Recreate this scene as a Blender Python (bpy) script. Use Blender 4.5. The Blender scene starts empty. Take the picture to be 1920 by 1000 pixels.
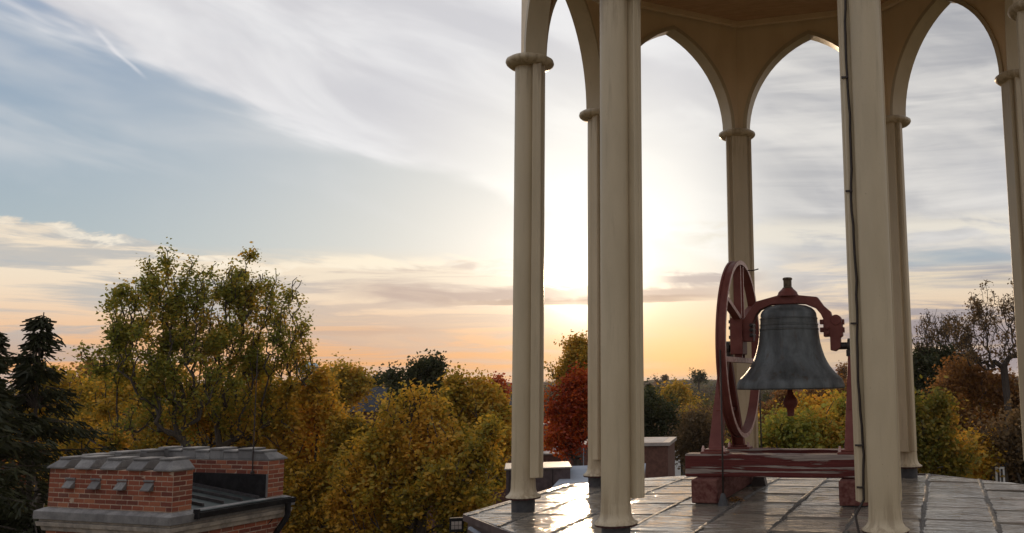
import bpy, bmesh, math, random
import numpy as np
from mathutils import Vector, Matrix, Euler
PI = math.pi
sc = bpy.context.scene
COL = sc.collection
EYE = 16.0                       # eye height above the ground (m)

# ------------------------------------------------------------------ camera
F_PX, PITCH, ROLL, PX, PY = 1756.95, 0.1308, -0.0154, 1295.55, 479.3
cd = bpy.data.cameras.new('camera'); cam = bpy.data.objects.new('camera', cd); COL.objects.link(cam)
cd.sensor_width = 36; cd.lens = F_PX/1920*36
cd.shift_x = -(PX-960)/1920; cd.shift_y = -(500-PY)/1920
cd.clip_start = .1; cd.clip_end = 12000
cam.matrix_world = Matrix.Translation((0, 0, EYE)) @ Matrix.Rotation(PI/2+PITCH, 4, 'X') @ Matrix.Rotation(ROLL, 4, 'Z')
sc.camera = cam

# ------------------------------------------------------------------ light
SUN_AZ, SUN_EL = math.radians(-6.3), math.radians(6.0)     # azimuth from +Y towards +X
sdir = Vector((math.sin(SUN_AZ)*math.cos(SUN_EL), math.cos(SUN_AZ)*math.cos(SUN_EL), math.sin(SUN_EL)))
sl = bpy.data.lights.new('sun', 'SUN'); sun = bpy.data.objects.new('sun', sl); COL.objects.link(sun)
sl.energy = 2.0; sl.angle = math.radians(2); sl.color = (1, .72, .46)
sun.rotation_euler = sdir.to_track_quat('Z', 'Y').to_euler(); sun.location = (0, 0, 60)
sc.view_settings.view_transform = 'Standard'; sc.view_settings.look = 'None'
sc.view_settings.exposure = 0; sc.view_settings.gamma = 1; sc.view_settings.use_curve_mapping = False
sc.cycles.use_denoising = True
sc.cycles.max_bounces = 6; sc.cycles.transparent_max_bounces = 4; sc.cycles.sample_clamp_indirect = 8

class NT:
    """tiny helper for node graphs"""
    def __init__(s, tree): s.t = tree; s.n = tree.nodes; s.l = tree.links
    def node(s, kind, **kw):
        n = s.n.new(kind)
        for k, v in kw.items(): setattr(n, k, v)
        return n
    def put(s, sock, v):
        if v is None: return
        if isinstance(v, bpy.types.NodeSocket): s.l.new(v, sock)
        else: sock.default_value = v
    def m(s, op, a, b=None, c=None, clamp=False):
        n = s.node('ShaderNodeMath', operation=op, use_clamp=clamp)
        s.put(n.inputs[0], a)
        if b is not None: s.put(n.inputs[1], b)
        if c is not None: s.put(n.inputs[2], c)
        return n.outputs[0]
    def mr(s, x, a, b, c=0., d=1., smooth=True):
        n = s.node('ShaderNodeMapRange', interpolation_type='SMOOTHSTEP' if smooth else 'LINEAR')
        for i, v in enumerate((x, a, b, c, d)): s.put(n.inputs[i], v)
        return n.outputs[0]
    def mix(s, f, a, b, mode='MIX'):
        n = s.node('ShaderNodeMix', data_type='RGBA', blend_type=mode)
        s.put(n.inputs[0], f)
        s.put(n.inputs[6], (*a, 1) if isinstance(a, tuple) and len(a) == 3 else a)
        s.put(n.inputs[7], (*b, 1) if isinstance(b, tuple) and len(b) == 3 else b)
        return n.outputs[2]
    def noise(s, vec, scale=1., detail=4., rough=.55, dist=0., dim='3D'):
        n = s.node('ShaderNodeTexNoise', noise_dimensions=dim)
        s.put(n.inputs['Vector'], vec); s.put(n.inputs['Scale'], scale)
        s.put(n.inputs['Detail'], detail); s.put(n.inputs['Roughness'], rough); s.put(n.inputs['Distortion'], dist)
        return n.outputs['Fac']
    def ramp(s, f, stops, interp='LINEAR'):
        n = s.node('ShaderNodeValToRGB'); cr = n.color_ramp; cr.interpolation = interp
        while len(cr.elements) < len(stops): cr.elements.new(.5)
        for e, (p, c) in zip(cr.elements, stops): e.position = p; e.color = (*c, 1)
        s.put(n.inputs[0], f); return n.outputs[0]
    def xyz(s, x, y, z=0.):
        n = s.node('ShaderNodeCombineXYZ')
        for i, v in enumerate((x, y, z)): s.put(n.inputs[i], v)
        return n.outputs[0]
    def sep(s, v):
        n = s.node('ShaderNodeSeparateXYZ'); s.put(n.inputs[0], v); return n.outputs
    def map(s, v, loc=(0, 0, 0), rot=(0, 0, 0), scale=(1, 1, 1)):
        n = s.node('ShaderNodeMapping'); s.put(n.inputs[0], v)
        n.inputs[1].default_value = loc; n.inputs[2].default_value = rot; n.inputs[3].default_value = scale
        return n.outputs[0]

def lin(r, g, b):
    f = lambda c: ((c/255+.055)/1.055)**2.4 if c > 10 else c/255/12.92
    return (f(r), f(g), f(b))

# ------------------------------------------------------------------ sky
world = bpy.data.worlds.new('World'); sc.world = world; world.use_nodes = True
W = NT(world.node_tree); W.n.clear()
d3 = W.node('ShaderNodeTexCoord').outputs['Generated']
dx, dy, dz = W.sep(d3)
az = W.m('MULTIPLY', W.m('ARCTAN2', dx, dy), 180/PI)
el = W.m('MULTIPLY', W.m('ARCSINE', W.m('MINIMUM', W.m('MAXIMUM', dz, -1.), 1.)), 180/PI)
dot = W.node('ShaderNodeVectorMath', operation='DOT_PRODUCT'); W.put(dot.inputs[0], d3); dot.inputs[1].default_value = sdir
ang = W.m('MULTIPLY', W.m('ARCCOSINE', W.m('MINIMUM', W.m('MAXIMUM', dot.outputs['Value'], -1.), 1.)), 180/PI)
nish = W.node('ShaderNodeTexSky', sky_type='NISHITA', sun_disc=False, sun_elevation=SUN_EL, sun_rotation=SUN_AZ,
              altitude=200, air_density=1.2, dust_density=2.0, ozone_density=1.5).outputs[0]
el_n = W.m('DIVIDE', W.m('MAXIMUM', el, 0.), 90.)
clear = W.ramp(el_n, [(0, lin(224, 154, 104)), (.022, lin(224, 172, 126)), (.05, lin(208, 190, 168)), (.085, lin(176, 192, 200)),
                      (.13, lin(164, 183, 199)), (.21, lin(146, 167, 194)), (.4, lin(120, 145, 182)), (1, lin(84, 110, 158))])
# air between the sky and the sun brightens towards the sun
near = W.mr(ang, 33., 5., 0., 1.)
clear = W.mix(W.m('MULTIPLY', near, .62), clear, W.mix(W.mr(el, .5, 7.), lin(246, 190, 122), lin(243, 240, 232)))
clear = W.mix(.12, clear, W.mix(1., nish, (.055, .055, .055), 'MULTIPLY'))

# streaked noise in azimuth / elevation, stretched along the horizon and tilted like the cloud bands
def streak(tilt, sa, se, off, det=6, rough=.6, dist=.4):
    e2 = W.m('ADD', el, W.m('MULTIPLY', az, tilt))
    return W.noise(W.xyz(W.m('MULTIPLY', az, sa), W.m('MULTIPLY', e2, se), off), 1., det, rough, dist)
n_big = streak(.28, .045, .10, 3.1, 3, .5)
n_mid = streak(.22, .075, .24, 7.7, 4, .52, .5)
n_low = streak(.0, .075, .85, 1.3, 6, .6, .5)
n_fine = streak(.12, .22, .8, 5.2, 5, .55, .6)
# upper veil: everything above a line that falls from the upper left towards the sun
top_line = W.m('SUBTRACT', el, W.m('SUBTRACT', 11.2, W.m('MULTIPLY', W.m('MAXIMUM', W.m('ADD', az, 13.), -30.), .31)))
edge = W.m('ADD', top_line, W.m('MULTIPLY', W.m('SUBTRACT', n_mid, .5), 5.))
veil = W.m('MULTIPLY', W.mr(edge, -.3, .9), W.mr(n_fine, .2, .6, .92, 1.))
# thin second veil in the middle of the blue
veil2 = W.m('MULTIPLY', W.mr(n_mid, .42, .72), W.mr(el, 3., 9., .1, .55))
# right-hand cloud deck
rightc = W.m('MULTIPLY', W.mr(az, -2., 7.), W.mr(W.m('ADD', n_big, W.m('MULTIPLY', n_mid, .5)), .42, .74, .55, 1.))
c_hi = W.mix(W.mr(n_mid, .35, .68), lin(210, 209, 213), lin(236, 235, 236))
c_rt = W.mix(W.mr(W.m('ADD', n_mid, W.m('MULTIPLY', n_low, .6)), .55, 1.05), lin(168, 169, 174), lin(224, 221, 217))
c_rt = W.mix(W.mr(el, 8., 2.), c_rt, W.mix(W.mr(n_low, .42, .6), lin(160, 148, 150), lin(216, 188, 158)))
warm_near = W.mr(ang, 17., 3.)
cloudlit = W.mix(W.mr(el, 1., 8.), lin(255, 214, 150), lin(255, 250, 238))
col = W.mix(veil2, clear, W.mix(warm_near, lin(216, 217, 218), cloudlit))
col = W.mix(veil, col, W.mix(warm_near, c_hi, cloudlit))
col = W.mix(rightc, col, W.mix(W.m('MULTIPLY', warm_near, .9), c_rt, cloudlit))
# low cream bank on the left and long low streaks
leftbank = W.m('MULTIPLY', W.mr(W.m('ADD', az, W.m('MULTIPLY', W.m('SUBTRACT', el, 6.), 2.5)), -26., -33.),
               W.m('MULTIPLY', W.mr(W.m('ADD', el, W.m('MULTIPLY', n_low, 1.2)), 2.5, 4.5), W.mr(W.m('ADD', el, W.m('MULTIPLY', n_fine, 1.2)), 9.0, 7.7)))
c_bank = W.mix(W.mr(n_low, .3, .5), lin(176, 184, 190), lin(238, 220, 194))
col = W.mix(W.m('MULTIPLY', leftbank, .9), col, c_bank)
lowband = W.m('MULTIPLY', W.mr(n_low, .47, .6), W.m('MULTIPLY', W.mr(el, 1.2, 3.2), W.mr(el, 8.2, 6.)))
c_low = W.mix(W.mr(el, 1.5, 6.), lin(238, 196, 150), lin(240, 222, 196))
col = W.mix(W.m('MULTIPLY', lowband, W.mr(ang, 4., 14., .2, .75)), col, c_low)
# the creamy line of small clouds at about seven degrees
n_edge = streak(.0, .22, .55, 9.4, 6, .62, .9)
top_e = W.m('ADD', W.m('ADD', 6.9, W.m('MULTIPLY', W.mr(az, -27., -33.), 1.2)), W.m('MULTIPLY', W.m('SUBTRACT', n_edge, .5), 2.6))
sheet = W.m('MULTIPLY', W.mr(W.m('SUBTRACT', top_e, el), -.08, .22), W.m('MULTIPLY', W.mr(az, 1., -7.), W.mr(n_low, .30, .50, .55, 1.)))
c_sheet = W.mix(W.mr(el, .6, 6.2), lin(238, 174, 116), lin(243, 226, 202))
c_sheet = W.mix(W.m('MULTIPLY', W.mr(n_low, .55, .42), .75), c_sheet, W.mix(W.mr(az, -18., -28.), lin(200, 180, 168), lin(172, 176, 180)))
col = W.mix(W.m('MULTIPLY', sheet, .95), col, c_sheet)
rimc = W.m('MULTIPLY', W.mr(W.m('ABSOLUTE', W.m('SUBTRACT', W.m('SUBTRACT', top_e, el), .32)), .35, .05), W.m('MULTIPLY', W.mr(n_fine, .42, .56), W.mr(az, -2., -9.)))
col = W.mix(W.m('MULTIPLY', rimc, .75), col, lin(255, 243, 222))
e7 = W.m('ABSOLUTE', W.m('SUBTRACT', el, W.m('ADD', 6.85, W.m('MULTIPLY', W.m('SUBTRACT', n_fine, .5), 1.6))))
puffs = W.m('MULTIPLY', W.mr(e7, .55, .1), W.m('MULTIPLY', W.mr(az, -26., -22.), W.mr(az, -11., -15.)))
col = W.mix(W.m('MULTIPLY', puffs, W.mr(n_fine, .38, .55)), col, lin(252, 238, 214))
# brightening round the hidden sun
g1 = W.m('EXPONENT', W.m('MULTIPLY', ang, -.25)); g2 = W.m('EXPONENT', W.m('MULTIPLY', W.m('POWER', W.m('DIVIDE', ang, 2.4), 2.), -1.))
glow = W.mix(1., W.mix(g1, (0, 0, 0), W.mix(W.mr(el, 2., 9.), (.98, .76, .47), (1.0, .95, .87))), W.mix(g2, (0, 0, 0), (1.5, 1.2, .85)), 'ADD')
col = W.mix(1., col, glow, 'ADD')
# dark mauve bars of low cloud across the glow
def bar(e0, half, a0, a1, strength, colr, soft=3.):
    ee = W.m('ABSOLUTE', W.m('SUBTRACT', el, W.m('ADD', e0, W.m('MULTIPLY', W.m('SUBTRACT', n_low, .5), 1.5))))
    thick = W.m('MULTIPLY', W.mr(n_fine, .3, .65, .35, 1.25), half)
    msk = W.m('MULTIPLY', W.mr(W.m('DIVIDE', ee, thick), 1.25, .35), W.m('MULTIPLY', W.mr(az, a0-soft, a0+soft), W.mr(az, a1+soft, a1-soft)))
    return W.mix(W.m('MULTIPLY', msk, strength), col, colr)
col = bar(5.25, .55, -20., 3., .62, lin(196, 172, 160))
col = bar(4.75, .30, -14., 1., .7, lin(206, 178, 156))
col = bar(6.2, .5, -1.5, 4., .65, lin(178, 162, 160), 1.)
# cream streaks and a cold gap in the cloud at the right
rw = W.m('MULTIPLY', W.mr(az, -3., 2.), W.mr(n_fine, .36, .56))
band1 = W.m('MULTIPLY', W.mr(W.m('ABSOLUTE', W.m('SUBTRACT', W.m('ADD', el, W.m('MULTIPLY', n_mid, 1.5)), 9.3)), 1.3, .2), rw)
col = W.mix(W.m('MULTIPLY', band1, .75), col, lin(240, 232, 216))
gap = W.m('MULTIPLY', W.mr(W.m('ABSOLUTE', W.m('SUBTRACT', W.m('ADD', el, W.m('MULTIPLY', n_low, 1.5)), 7.7)), .9, .2), W.m('MULTIPLY', W.mr(az, 8., 13.), W.mr(n_mid, .62, .42)))
col = W.mix(W.m('MULTIPLY', gap, .7), col, lin(165, 180, 190))
band2 = W.m('MULTIPLY', W.mr(W.m('ABSOLUTE', W.m('SUBTRACT', W.m('ADD', el, W.m('MULTIPLY', n_fine, 1.2)), 6.2)), .9, .1), W.m('MULTIPLY', W.mr(az, 9., 13.), W.mr(n_low, .36, .56)))
col = W.mix(W.m('MULTIPLY', band2, .8), col, lin(238, 220, 190))
col = bar(3.1, .25, -30., -16., .3, lin(208, 168, 140))
# vapour trail, a line between two directions
t_ax, t_ay, t_bx, t_by = -33.6, 18.4, -31.0, 16.2
px_ = W.m('SUBTRACT', az, t_ax); py_ = W.m('SUBTRACT', el, t_ay)
ux, uy = t_bx-t_ax, t_by-t_ay; ll = math.hypot(ux, uy); ux /= ll; uy /= ll
along = W.m('ADD', W.m('MULTIPLY', px_, ux), W.m('MULTIPLY', py_, uy))
across = W.m('ABSOLUTE', W.m('ADD', W.m('ADD', W.m('MULTIPLY', px_, -uy), W.m('MULTIPLY', py_, ux)), W.m('MULTIPLY', W.m('SUBTRACT', n_mid, .5), 1.1)))
trail = W.m('MULTIPLY', W.mr(across, .17, .0), W.m('MULTIPLY', W.mr(along, -.2, .7), W.mr(along, ll+.3, ll-.8)))
col = W.mix(W.m('MULTIPLY', trail, W.mr(n_mid, .3, .6, .25, .55)), col, lin(238, 236, 238))
# away from the sunset the sky is dimmer and bluer
away = W.mr(ang, 45., 120.)
col = W.mix(away, col, W.mix(1., col, (.92, .92, .95), 'MULTIPLY'))
col = W.mix(W.mr(el, -.3, -3.), col, lin(70, 60, 48))
bg = W.node('ShaderNodeBackground'); W.put(bg.inputs[0], W.mix(1., col, (10., 10., 10.), 'MULTIPLY')); bg.inputs[1].default_value = .1
out = W.node('ShaderNodeOutputWorld'); W.l.new(bg.outputs[0], out.inputs[0])
world.cycles.sampling_method = 'MANUAL'; world.cycles.sample_map_resolution = 1024

# ------------------------------------------------------------------ materials
def mat(name, rough=.6, metal=0., spec=.5):
    m = bpy.data.materials.new(name); m.use_nodes = True
    T = NT(m.node_tree); b = T.n['Principled BSDF']
    b.inputs['Roughness'].default_value = rough; b.inputs['Metallic'].default_value = metal
    b.inputs['Specular IOR Level'].default_value = spec
    T.b = b; T.m_ = m
    T.obj = T.node('ShaderNodeTexCoord').outputs['Object']
    T.geo = T.node('ShaderNodeNewGeometry'); T.rnd = T.node('ShaderNodeObjectInfo').outputs['Random']
    return T
def bump(T, h, dist=.01, strength=1.):
    n = T.node('ShaderNodeBump'); T.put(n.inputs['Height'], h); n.inputs['Distance'].default_value = dist
    n.inputs['Strength'].default_value = strength; T.l.new(n.outputs[0], T.b.inputs['Normal'])
def two(name, a, b, scale, rough=.7, vscale=(1, 1, 1), lo=.35, hi=.65, bd=.004, metal=0., spec=.5, detail=6):
    T = mat(name, rough, metal, spec); v = T.map(T.obj, scale=vscale)
    n = T.noise(v, scale, detail, .6); T.put(T.b.inputs['Base Color'], T.mix(T.mr(n, lo, hi), a, b)); bump(T, n, bd); return T.m_
M = {}
def cream(name, a, b):
    T = mat(name, .42, 0, .45)
    n1 = T.noise(T.map(T.obj, scale=(1, 1, .3)), 5., 5); n2 = T.noise(T.obj, 55., 4, .7); n3 = T.noise(T.map(T.obj, scale=(9, 9, .8)), 2.2, 5, .6)
    c = T.mix(T.mr(n1, .3, .7), a, b)
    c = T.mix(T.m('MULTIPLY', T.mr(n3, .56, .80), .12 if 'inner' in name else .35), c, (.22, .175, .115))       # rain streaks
    hz = T.sep(T.obj)[2]; wear = T.m('MAXIMUM', T.m('MULTIPLY', T.mr(hz, 3.5, 3.95), T.mr(hz, 4.06, 4.03)), T.mr(hz, .55, .10)); n4 = T.noise(T.map(T.obj, scale=(14, 14, 1.3)), 1.7, 6, .65)
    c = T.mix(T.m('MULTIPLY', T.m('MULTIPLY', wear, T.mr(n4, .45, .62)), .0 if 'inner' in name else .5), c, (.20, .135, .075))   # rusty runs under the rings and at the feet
    c = T.mix(T.m('MULTIPLY', T.mr(n2, .655, .74), .6), c, (.12, .09, .06))       # chips and specks
    T.put(T.b.inputs['Base Color'], c); T.put(T.b.inputs['Roughness'], T.mr(n1, .2, .8, .34, .55))
    bump(T, T.m('ADD', T.m('MULTIPLY', n1, .8), T.m('MULTIPLY', n2, .15)), .006); return T.m_
M['cream'] = cream('cream_paint', (.47, .385, .255), (.54, .445, .30))
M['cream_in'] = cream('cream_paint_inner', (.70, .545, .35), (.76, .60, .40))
T = mat('ceiling_boards', .55)
s_ = T.sep(T.obj); brd = T.m('FRACT', T.m('MULTIPLY', s_[1], 9.)); n = T.noise(T.map(T.obj, scale=(1.5, 12, 1)), 4, 5)
T.put(T.b.inputs['Base Color'], T.mix(T.mr(n, .3, .7), (.46, .28, .15), (.56, .35, .20)))
bump(T, T.mr(T.m('ABSOLUTE', T.m('SUBTRACT', brd, .5)), .5, .44), .008); M['ceil'] = T.m_
M['stub'] = two('dark_post_foot', (.035, .036, .04), (.06, .058, .06), 20, .55)
# deck sheet metal: dark, wet looking, dented
T = mat('deck_metal', .16, .0, .4)
ns = T.noise(T.obj, 2.2, 5, .6, .6); nf = T.noise(T.map(T.obj, rot=(0, 0, .25), scale=(1, 3.5, 1)), 3.2, 4, .5, 1.)
nd = T.noise(T.obj, 14, 6, .65)
c = T.mix(T.mr(ns, .3, .7), (.21, .18, .145), (.38, .325, .26)); c = T.mix(T.mr(T.rnd, 0, 1, 0, .35), c, (.09, .08, .075))
c = T.mix(T.mr(nd, .62, .75, 0, .5), c, (.05, .035, .03))
T.put(T.b.inputs['Base Color'], c)
T.put(T.b.inputs['Roughness'], T.m('ADD', T.mr(ns, .3, .7, .035, .10), T.mr(nd, .5, .7, 0., .12)))
T.b.inputs['Metallic'].default_value = .12
bump(T, T.m('ADD', T.m('MULTIPLY', nf, 1.), T.m('MULTIPLY', nd, .03)), .022); M['deck'] = T.m_
M['seam'] = two('seam_sealant', (.02, .017, .015), (.13, .11, .09), 34, .6, (1.6, 1, 1), .42, .62, .012)
M['edge'] = two('deck_edge_metal', (.05, .032, .035), (.085, .06, .06), 10, .5)
# red cast iron
T = mat('red_iron_paint', .5, 0, .25)
n1 = T.noise(T.obj, 9, 6, .6); n2 = T.noise(T.obj, 60, 4, .7)
c = T.mix(T.mr(n1, .3, .7), (.145, .040, .032), (.19, .060, .047)); c = T.mix(T.mr(n2, .67, .74, 0, .7), c, (.30, .17, .14))
T.put(T.b.inputs['Base Color'], c); bump(T, T.m('ADD', n1, T.m('MULTIPLY', n2, .3)), .004); M['red'] = T.m_
M['red_worn_lit'] = two('worn_lit_pink_paint', (.66, .47, .42), (.40, .17, .14), 22, .5, (1, 1, 1), .4, .75)  # worn pink with the lit look of right-facing wheel faces put into its colour
T = mat('dark_iron', .5, .3); n1 = T.noise(T.obj, 30, 5); T.put(T.b.inputs['Base Color'], T.mix(n1, (.02, .015, .013), (.055, .04, .035))); bump(T, n1, .003); M['iron'] = T.m_
# peeling timber, grain along local X of each timber mesh
def timber(name, vs):
    T = mat(name, .75, 0, .15)
    g = T.noise(T.map(T.obj, scale=vs), 1., 7, .62, .35); g2 = T.noise(T.map(T.obj, scale=tuple(3.1*k for k in vs)), 1., 5, .7)
    big = T.noise(T.map(T.obj, loc=(3, 1, 2.), scale=tuple(k*.45 for k in vs)), 1., 4, .5, .4)
    red = T.mix(T.mr(g2, .3, .7), (.085, .021, .019), (.14, .036, .032)); wood = T.mix(T.mr(g2, .35, .65), (.36, .30, .26), (.20, .16, .14))
    peel = T.m('MAXIMUM', T.mr(g, .545, .575), T.mr(big, .56, .58))
    T.put(T.b.inputs['Base Color'], T.mix(peel, red, wood)); bump(T, T.m('ADD', T.m('MULTIPLY', peel, -.5), T.m('MULTIPLY', g2, .7)), .006); return T.m_
M['timber_x'] = timber('peeling_red_timber', (.9, 14, 26)); M['timber_y'] = two('worn_red_sleeper', (.10, .030, .026), (.20, .095, .078), 11, .8, (2.2, .5, 2.2), .3, .7, .006, spec=.15)
# bell
T = mat('bell_bronze', .5, .55)
n1 = T.noise(T.map(T.obj, scale=(5, 5, 1.6)), 1.6, 7, .62, .4); n2 = T.noise(T.obj, 38, 5, .7); n3 = T.noise(T.map(T.obj, scale=(14, 14, 1.2)), 1.4, 5)
c = T.mix(T.mr(n1, .3, .7), (.063, .068, .069), (.132, .143, .146)); c = T.mix(T.mr(n3, .55, .75, 0, .65), c, (.075, .052, .036))
c = T.mix(T.mr(n2, .64, .75, 0, .5), c, (.22, .25, .24)); T.put(T.b.inputs['Base Color'], c)
T.put(T.b.inputs['Roughness'], T.mr(n2, .3, .7, .42, .62)); bump(T, T.m('ADD', n1, T.m('MULTIPLY', n2, .3)), .005); M['bell'] = T.m_
M['bell_cap'] = two('bell_cap_bronze', (.06, .042, .026), (.13, .095, .06), 25, .5, metal=.5)
# masonry
T = mat('red_brick', .85)
n1 = T.noise(T.obj, 28, 5, .65); base = T.ramp(T.rnd, [(0, (.12, .026, .015)), (.3, (.21, .048, .022)), (.6, (.27, .070, .032)), (.85, (.34, .115, .052)), (1, (.10, .028, .022))])
T.put(T.b.inputs['Base Color'], T.mix(T.mr(n1, .45, .75, 0, .45), base, (.12, .07, .055))); bump(T, n1, .006); M['brick'] = T.m_
M['mortar'] = two('mortar', (.46, .34, .25), (.32, .22, .16), 18, .9)
T = mat('weathered_stone', .85)
n1 = T.noise(T.obj, 4, 7, .65); n2 = T.noise(T.obj, 45, 5, .7); n3 = T.noise(T.map(T.obj, scale=(9, 9, 1.5)), 1.6, 5)
c = T.mix(T.mr(n1, .3, .7), (.14, .135, .135), (.28, .27, .26)); c = T.mix(T.mr(T.rnd, 0, 1, 0, .65, False), c, (.10, .095, .095)); c = T.mix(T.mr(n2, .5, .72, 0, .6), c, (.08, .08, .08)); c = T.mix(T.mr(n3, .55, .7, 0, .5), c, (.10, .095, .09))
T.put(T.b.inputs['Base Color'], c); bump(T, T.m('ADD', n1, T.m('MULTIPLY', n2, .5)), .008); M['stone'] = T.m_
M['cornice'] = two('cornice_stone', (.40, .345, .285), (.20, .18, .16), 7, .85, (1, 1, 1), .35, .7, .006)
M['membrane'] = two('black_membrane', (.008, .007, .008), (.018, .017, .018), 9, .6, spec=.2)
M['rustedge'] = two('red_brown_edge', (.08, .02, .02), (.05, .02, .018), 30, .7)
M['roofmetal'] = two('green_roof_metal', (.018, .027, .027), (.04, .055, .053), 5, .5, spec=.3)
M['seamdark'] = two('dark_roof_seam', (.02, .018, .02), (.045, .04, .042), 12, .5)
M['leafpile'] = two('fallen_leaves', (.30, .15, .03), (.12, .05, .02), 30, .8)

# ------------------------------------------------------------------ object helpers
def link(o, parent=None):
    COL.objects.link(o)
    if parent is not None: o.parent = parent
    return o
def mk(name, verts, faces, material, parent=None, smooth=False, mats=None, midx=None, auto=None):
    me = bpy.data.meshes.new(name); me.from_pydata([tuple(v) for v in verts], [], [tuple(f) for f in faces]); me.update()
    bm = bmesh.new(); bm.from_mesh(me); bmesh.ops.recalc_face_normals(bm, faces=bm.faces); bm.to_mesh(me); bm.free()
    for m_ in ([material] if mats is None else mats): me.materials.append(m_)
    if midx is not None: me.polygons.foreach_set('material_index', midx)
    if smooth: me.polygons.foreach_set('use_smooth', [True]*len(me.polygons))
    o = bpy.data.objects.new(name, me); link(o, parent)
    if auto: me.set_sharp_from_angle(angle=math.radians(auto))
    return o
def empty(name, loc, rz=0., label=None, cat=None, group=None):
    o = bpy.data.objects.new(name, None); link(o); o.location = loc; o.rotation_euler = (0, 0, rz); o.empty_display_size = .2
    tag(o, label, cat, group); return o
def tag(o, label=None, cat=None, group=None, kind=None):
    if label: o['label'] = label
    if cat: o['category'] = cat
    if group: o['group'] = group
    if kind: o['kind'] = kind
    return o
class G:
    """collects shapes into one mesh"""
    def __init__(s): s.v = []; s.f = []; s.mi = []
    def add(s, vs, fs, mi=0):
        k = len(s.v); s.v += [tuple(v) for v in vs]; s.f += [tuple(i+k for i in f) for f in fs]; s.mi += [mi]*len(fs); return s
    def box(s, x0, x1, y0, y1, z0, z1, mi=0):
        return s.add([(x0, y0, z0), (x1, y0, z0), (x1, y1, z0), (x0, y1, z0), (x0, y0, z1), (x1, y0, z1), (x1, y1, z1), (x0, y1, z1)],
                     [(0, 3, 2, 1), (4, 5, 6, 7), (0, 1, 5, 4), (1, 2, 6, 5), (2, 3, 7, 6), (3, 0, 4, 7)], mi)
    def hexa(s, p, mi=0):   # eight corners, bottom four then top four
        return s.add(p, [(0, 3, 2, 1), (4, 5, 6, 7), (0, 1, 5, 4), (1, 2, 6, 5), (2, 3, 7, 6), (3, 0, 4, 7)], mi)
    def lathe(s, prof, n=32, c=(0, 0), mi=0, wob=None, cap=True):
        vs = []; fs = []
        for k, (r, z) in enumerate(prof):
            for i in range(n):
                a = 2*PI*i/n; rr = r*(1+(wob(k, a) if wob else 0)); vs.append((c[0]+rr*math.cos(a), c[1]+rr*math.sin(a), z))
        for k in range(len(prof)-1):
            for i in range(n):
                j = (i+1) % n; fs.append((k*n+i, k*n+j, (k+1)*n+j, (k+1)*n+i))
        if cap: fs.append(tuple(range(n-1, -1, -1))); fs.append(tuple((len(prof)-1)*n+i for i in range(n)))
        return s.add(vs, fs, mi)
    def prism(s, poly, lo, hi, axis='z', mi=0):
        n = len(poly); P = {'z': lambda a, b, h: (a, b, h), 'y': lambda a, b, h: (a, h, b), 'x': lambda a, b, h: (h, a, b)}[axis]
        vs = [P(a, b, lo) for a, b in poly]+[P(a, b, hi) for a, b in poly]
        return s.add(vs, [tuple(range(n)), tuple(range(2*n-1, n-1, -1))]+[(i, (i+1) % n, n+(i+1) % n, n+i) for i in range(n)], mi)
    def bar(s, a, b, w, t, up=(0, 0, 1), mi=0, w2=None, t2=None):
        a = Vector(a); b = Vector(b); d = (b-a).normalized(); x = d.cross(Vector(up)); x = x.normalized() if x.length > 1e-6 else Vector((1, 0, 0)); y = x.cross(d).normalized()
        w2 = w if w2 is None else w2; t2 = t if t2 is None else t2
        c = lambda p, W_, T_: [p-x*W_/2-y*T_/2, p+x*W_/2-y*T_/2, p+x*W_/2+y*T_/2, p-x*W_/2+y*T_/2]
        return s.hexa(c(a, w, t)+c(b, w2, t2), mi)
    def tube(s, pts, r, n=8, mi=0):
        pts = [Vector(p) for p in pts]; R = r if isinstance(r, (list, tuple)) else [r]*len(pts); vs = []; fs = []
        for i, p in enumerate(pts):
            d = (pts[min(i+1, len(pts)-1)]-pts[max(i-1, 0)]).normalized()
            x = d.cross(Vector((.13, .97, .2))).normalized(); y = d.cross(x)
            for k in range(n): a = 2*PI*k/n; vs.append(p+(x*math.cos(a)+y*math.sin(a))*R[i])
        for i in range(len(pts)-1):
            for k in range(n): j = (k+1) % n; fs.append((i*n+k, i*n+j, (i+1)*n+j, (i+1)*n+k))
        fs.append(tuple(range(n-1, -1, -1))); fs.append(tuple((len(pts)-1)*n+k for k in range(n)))
        return s.add(vs, fs, mi)
    def shift(s, x, y, z): s.v = [(a+x, b+y, c+z) for a, b, c in s.v]; return s
    def obj(s, name, material, parent=None, smooth=False, mats=None, auto=None, bev=0.):
        o = mk(name, s.v, s.f, material, parent, smooth, mats, s.mi if mats else None, auto)
        if bev:
            b = o.modifiers.new('bevel', 'BEVEL'); b.width = bev; b.segments = 2; b.limit_method = 'ANGLE'; b.angle_limit = math.radians(40)
        return o
def copies(src, n):
    """further objects sharing the mesh of a part"""
    return [src.copy() for _ in range(n)]

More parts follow.
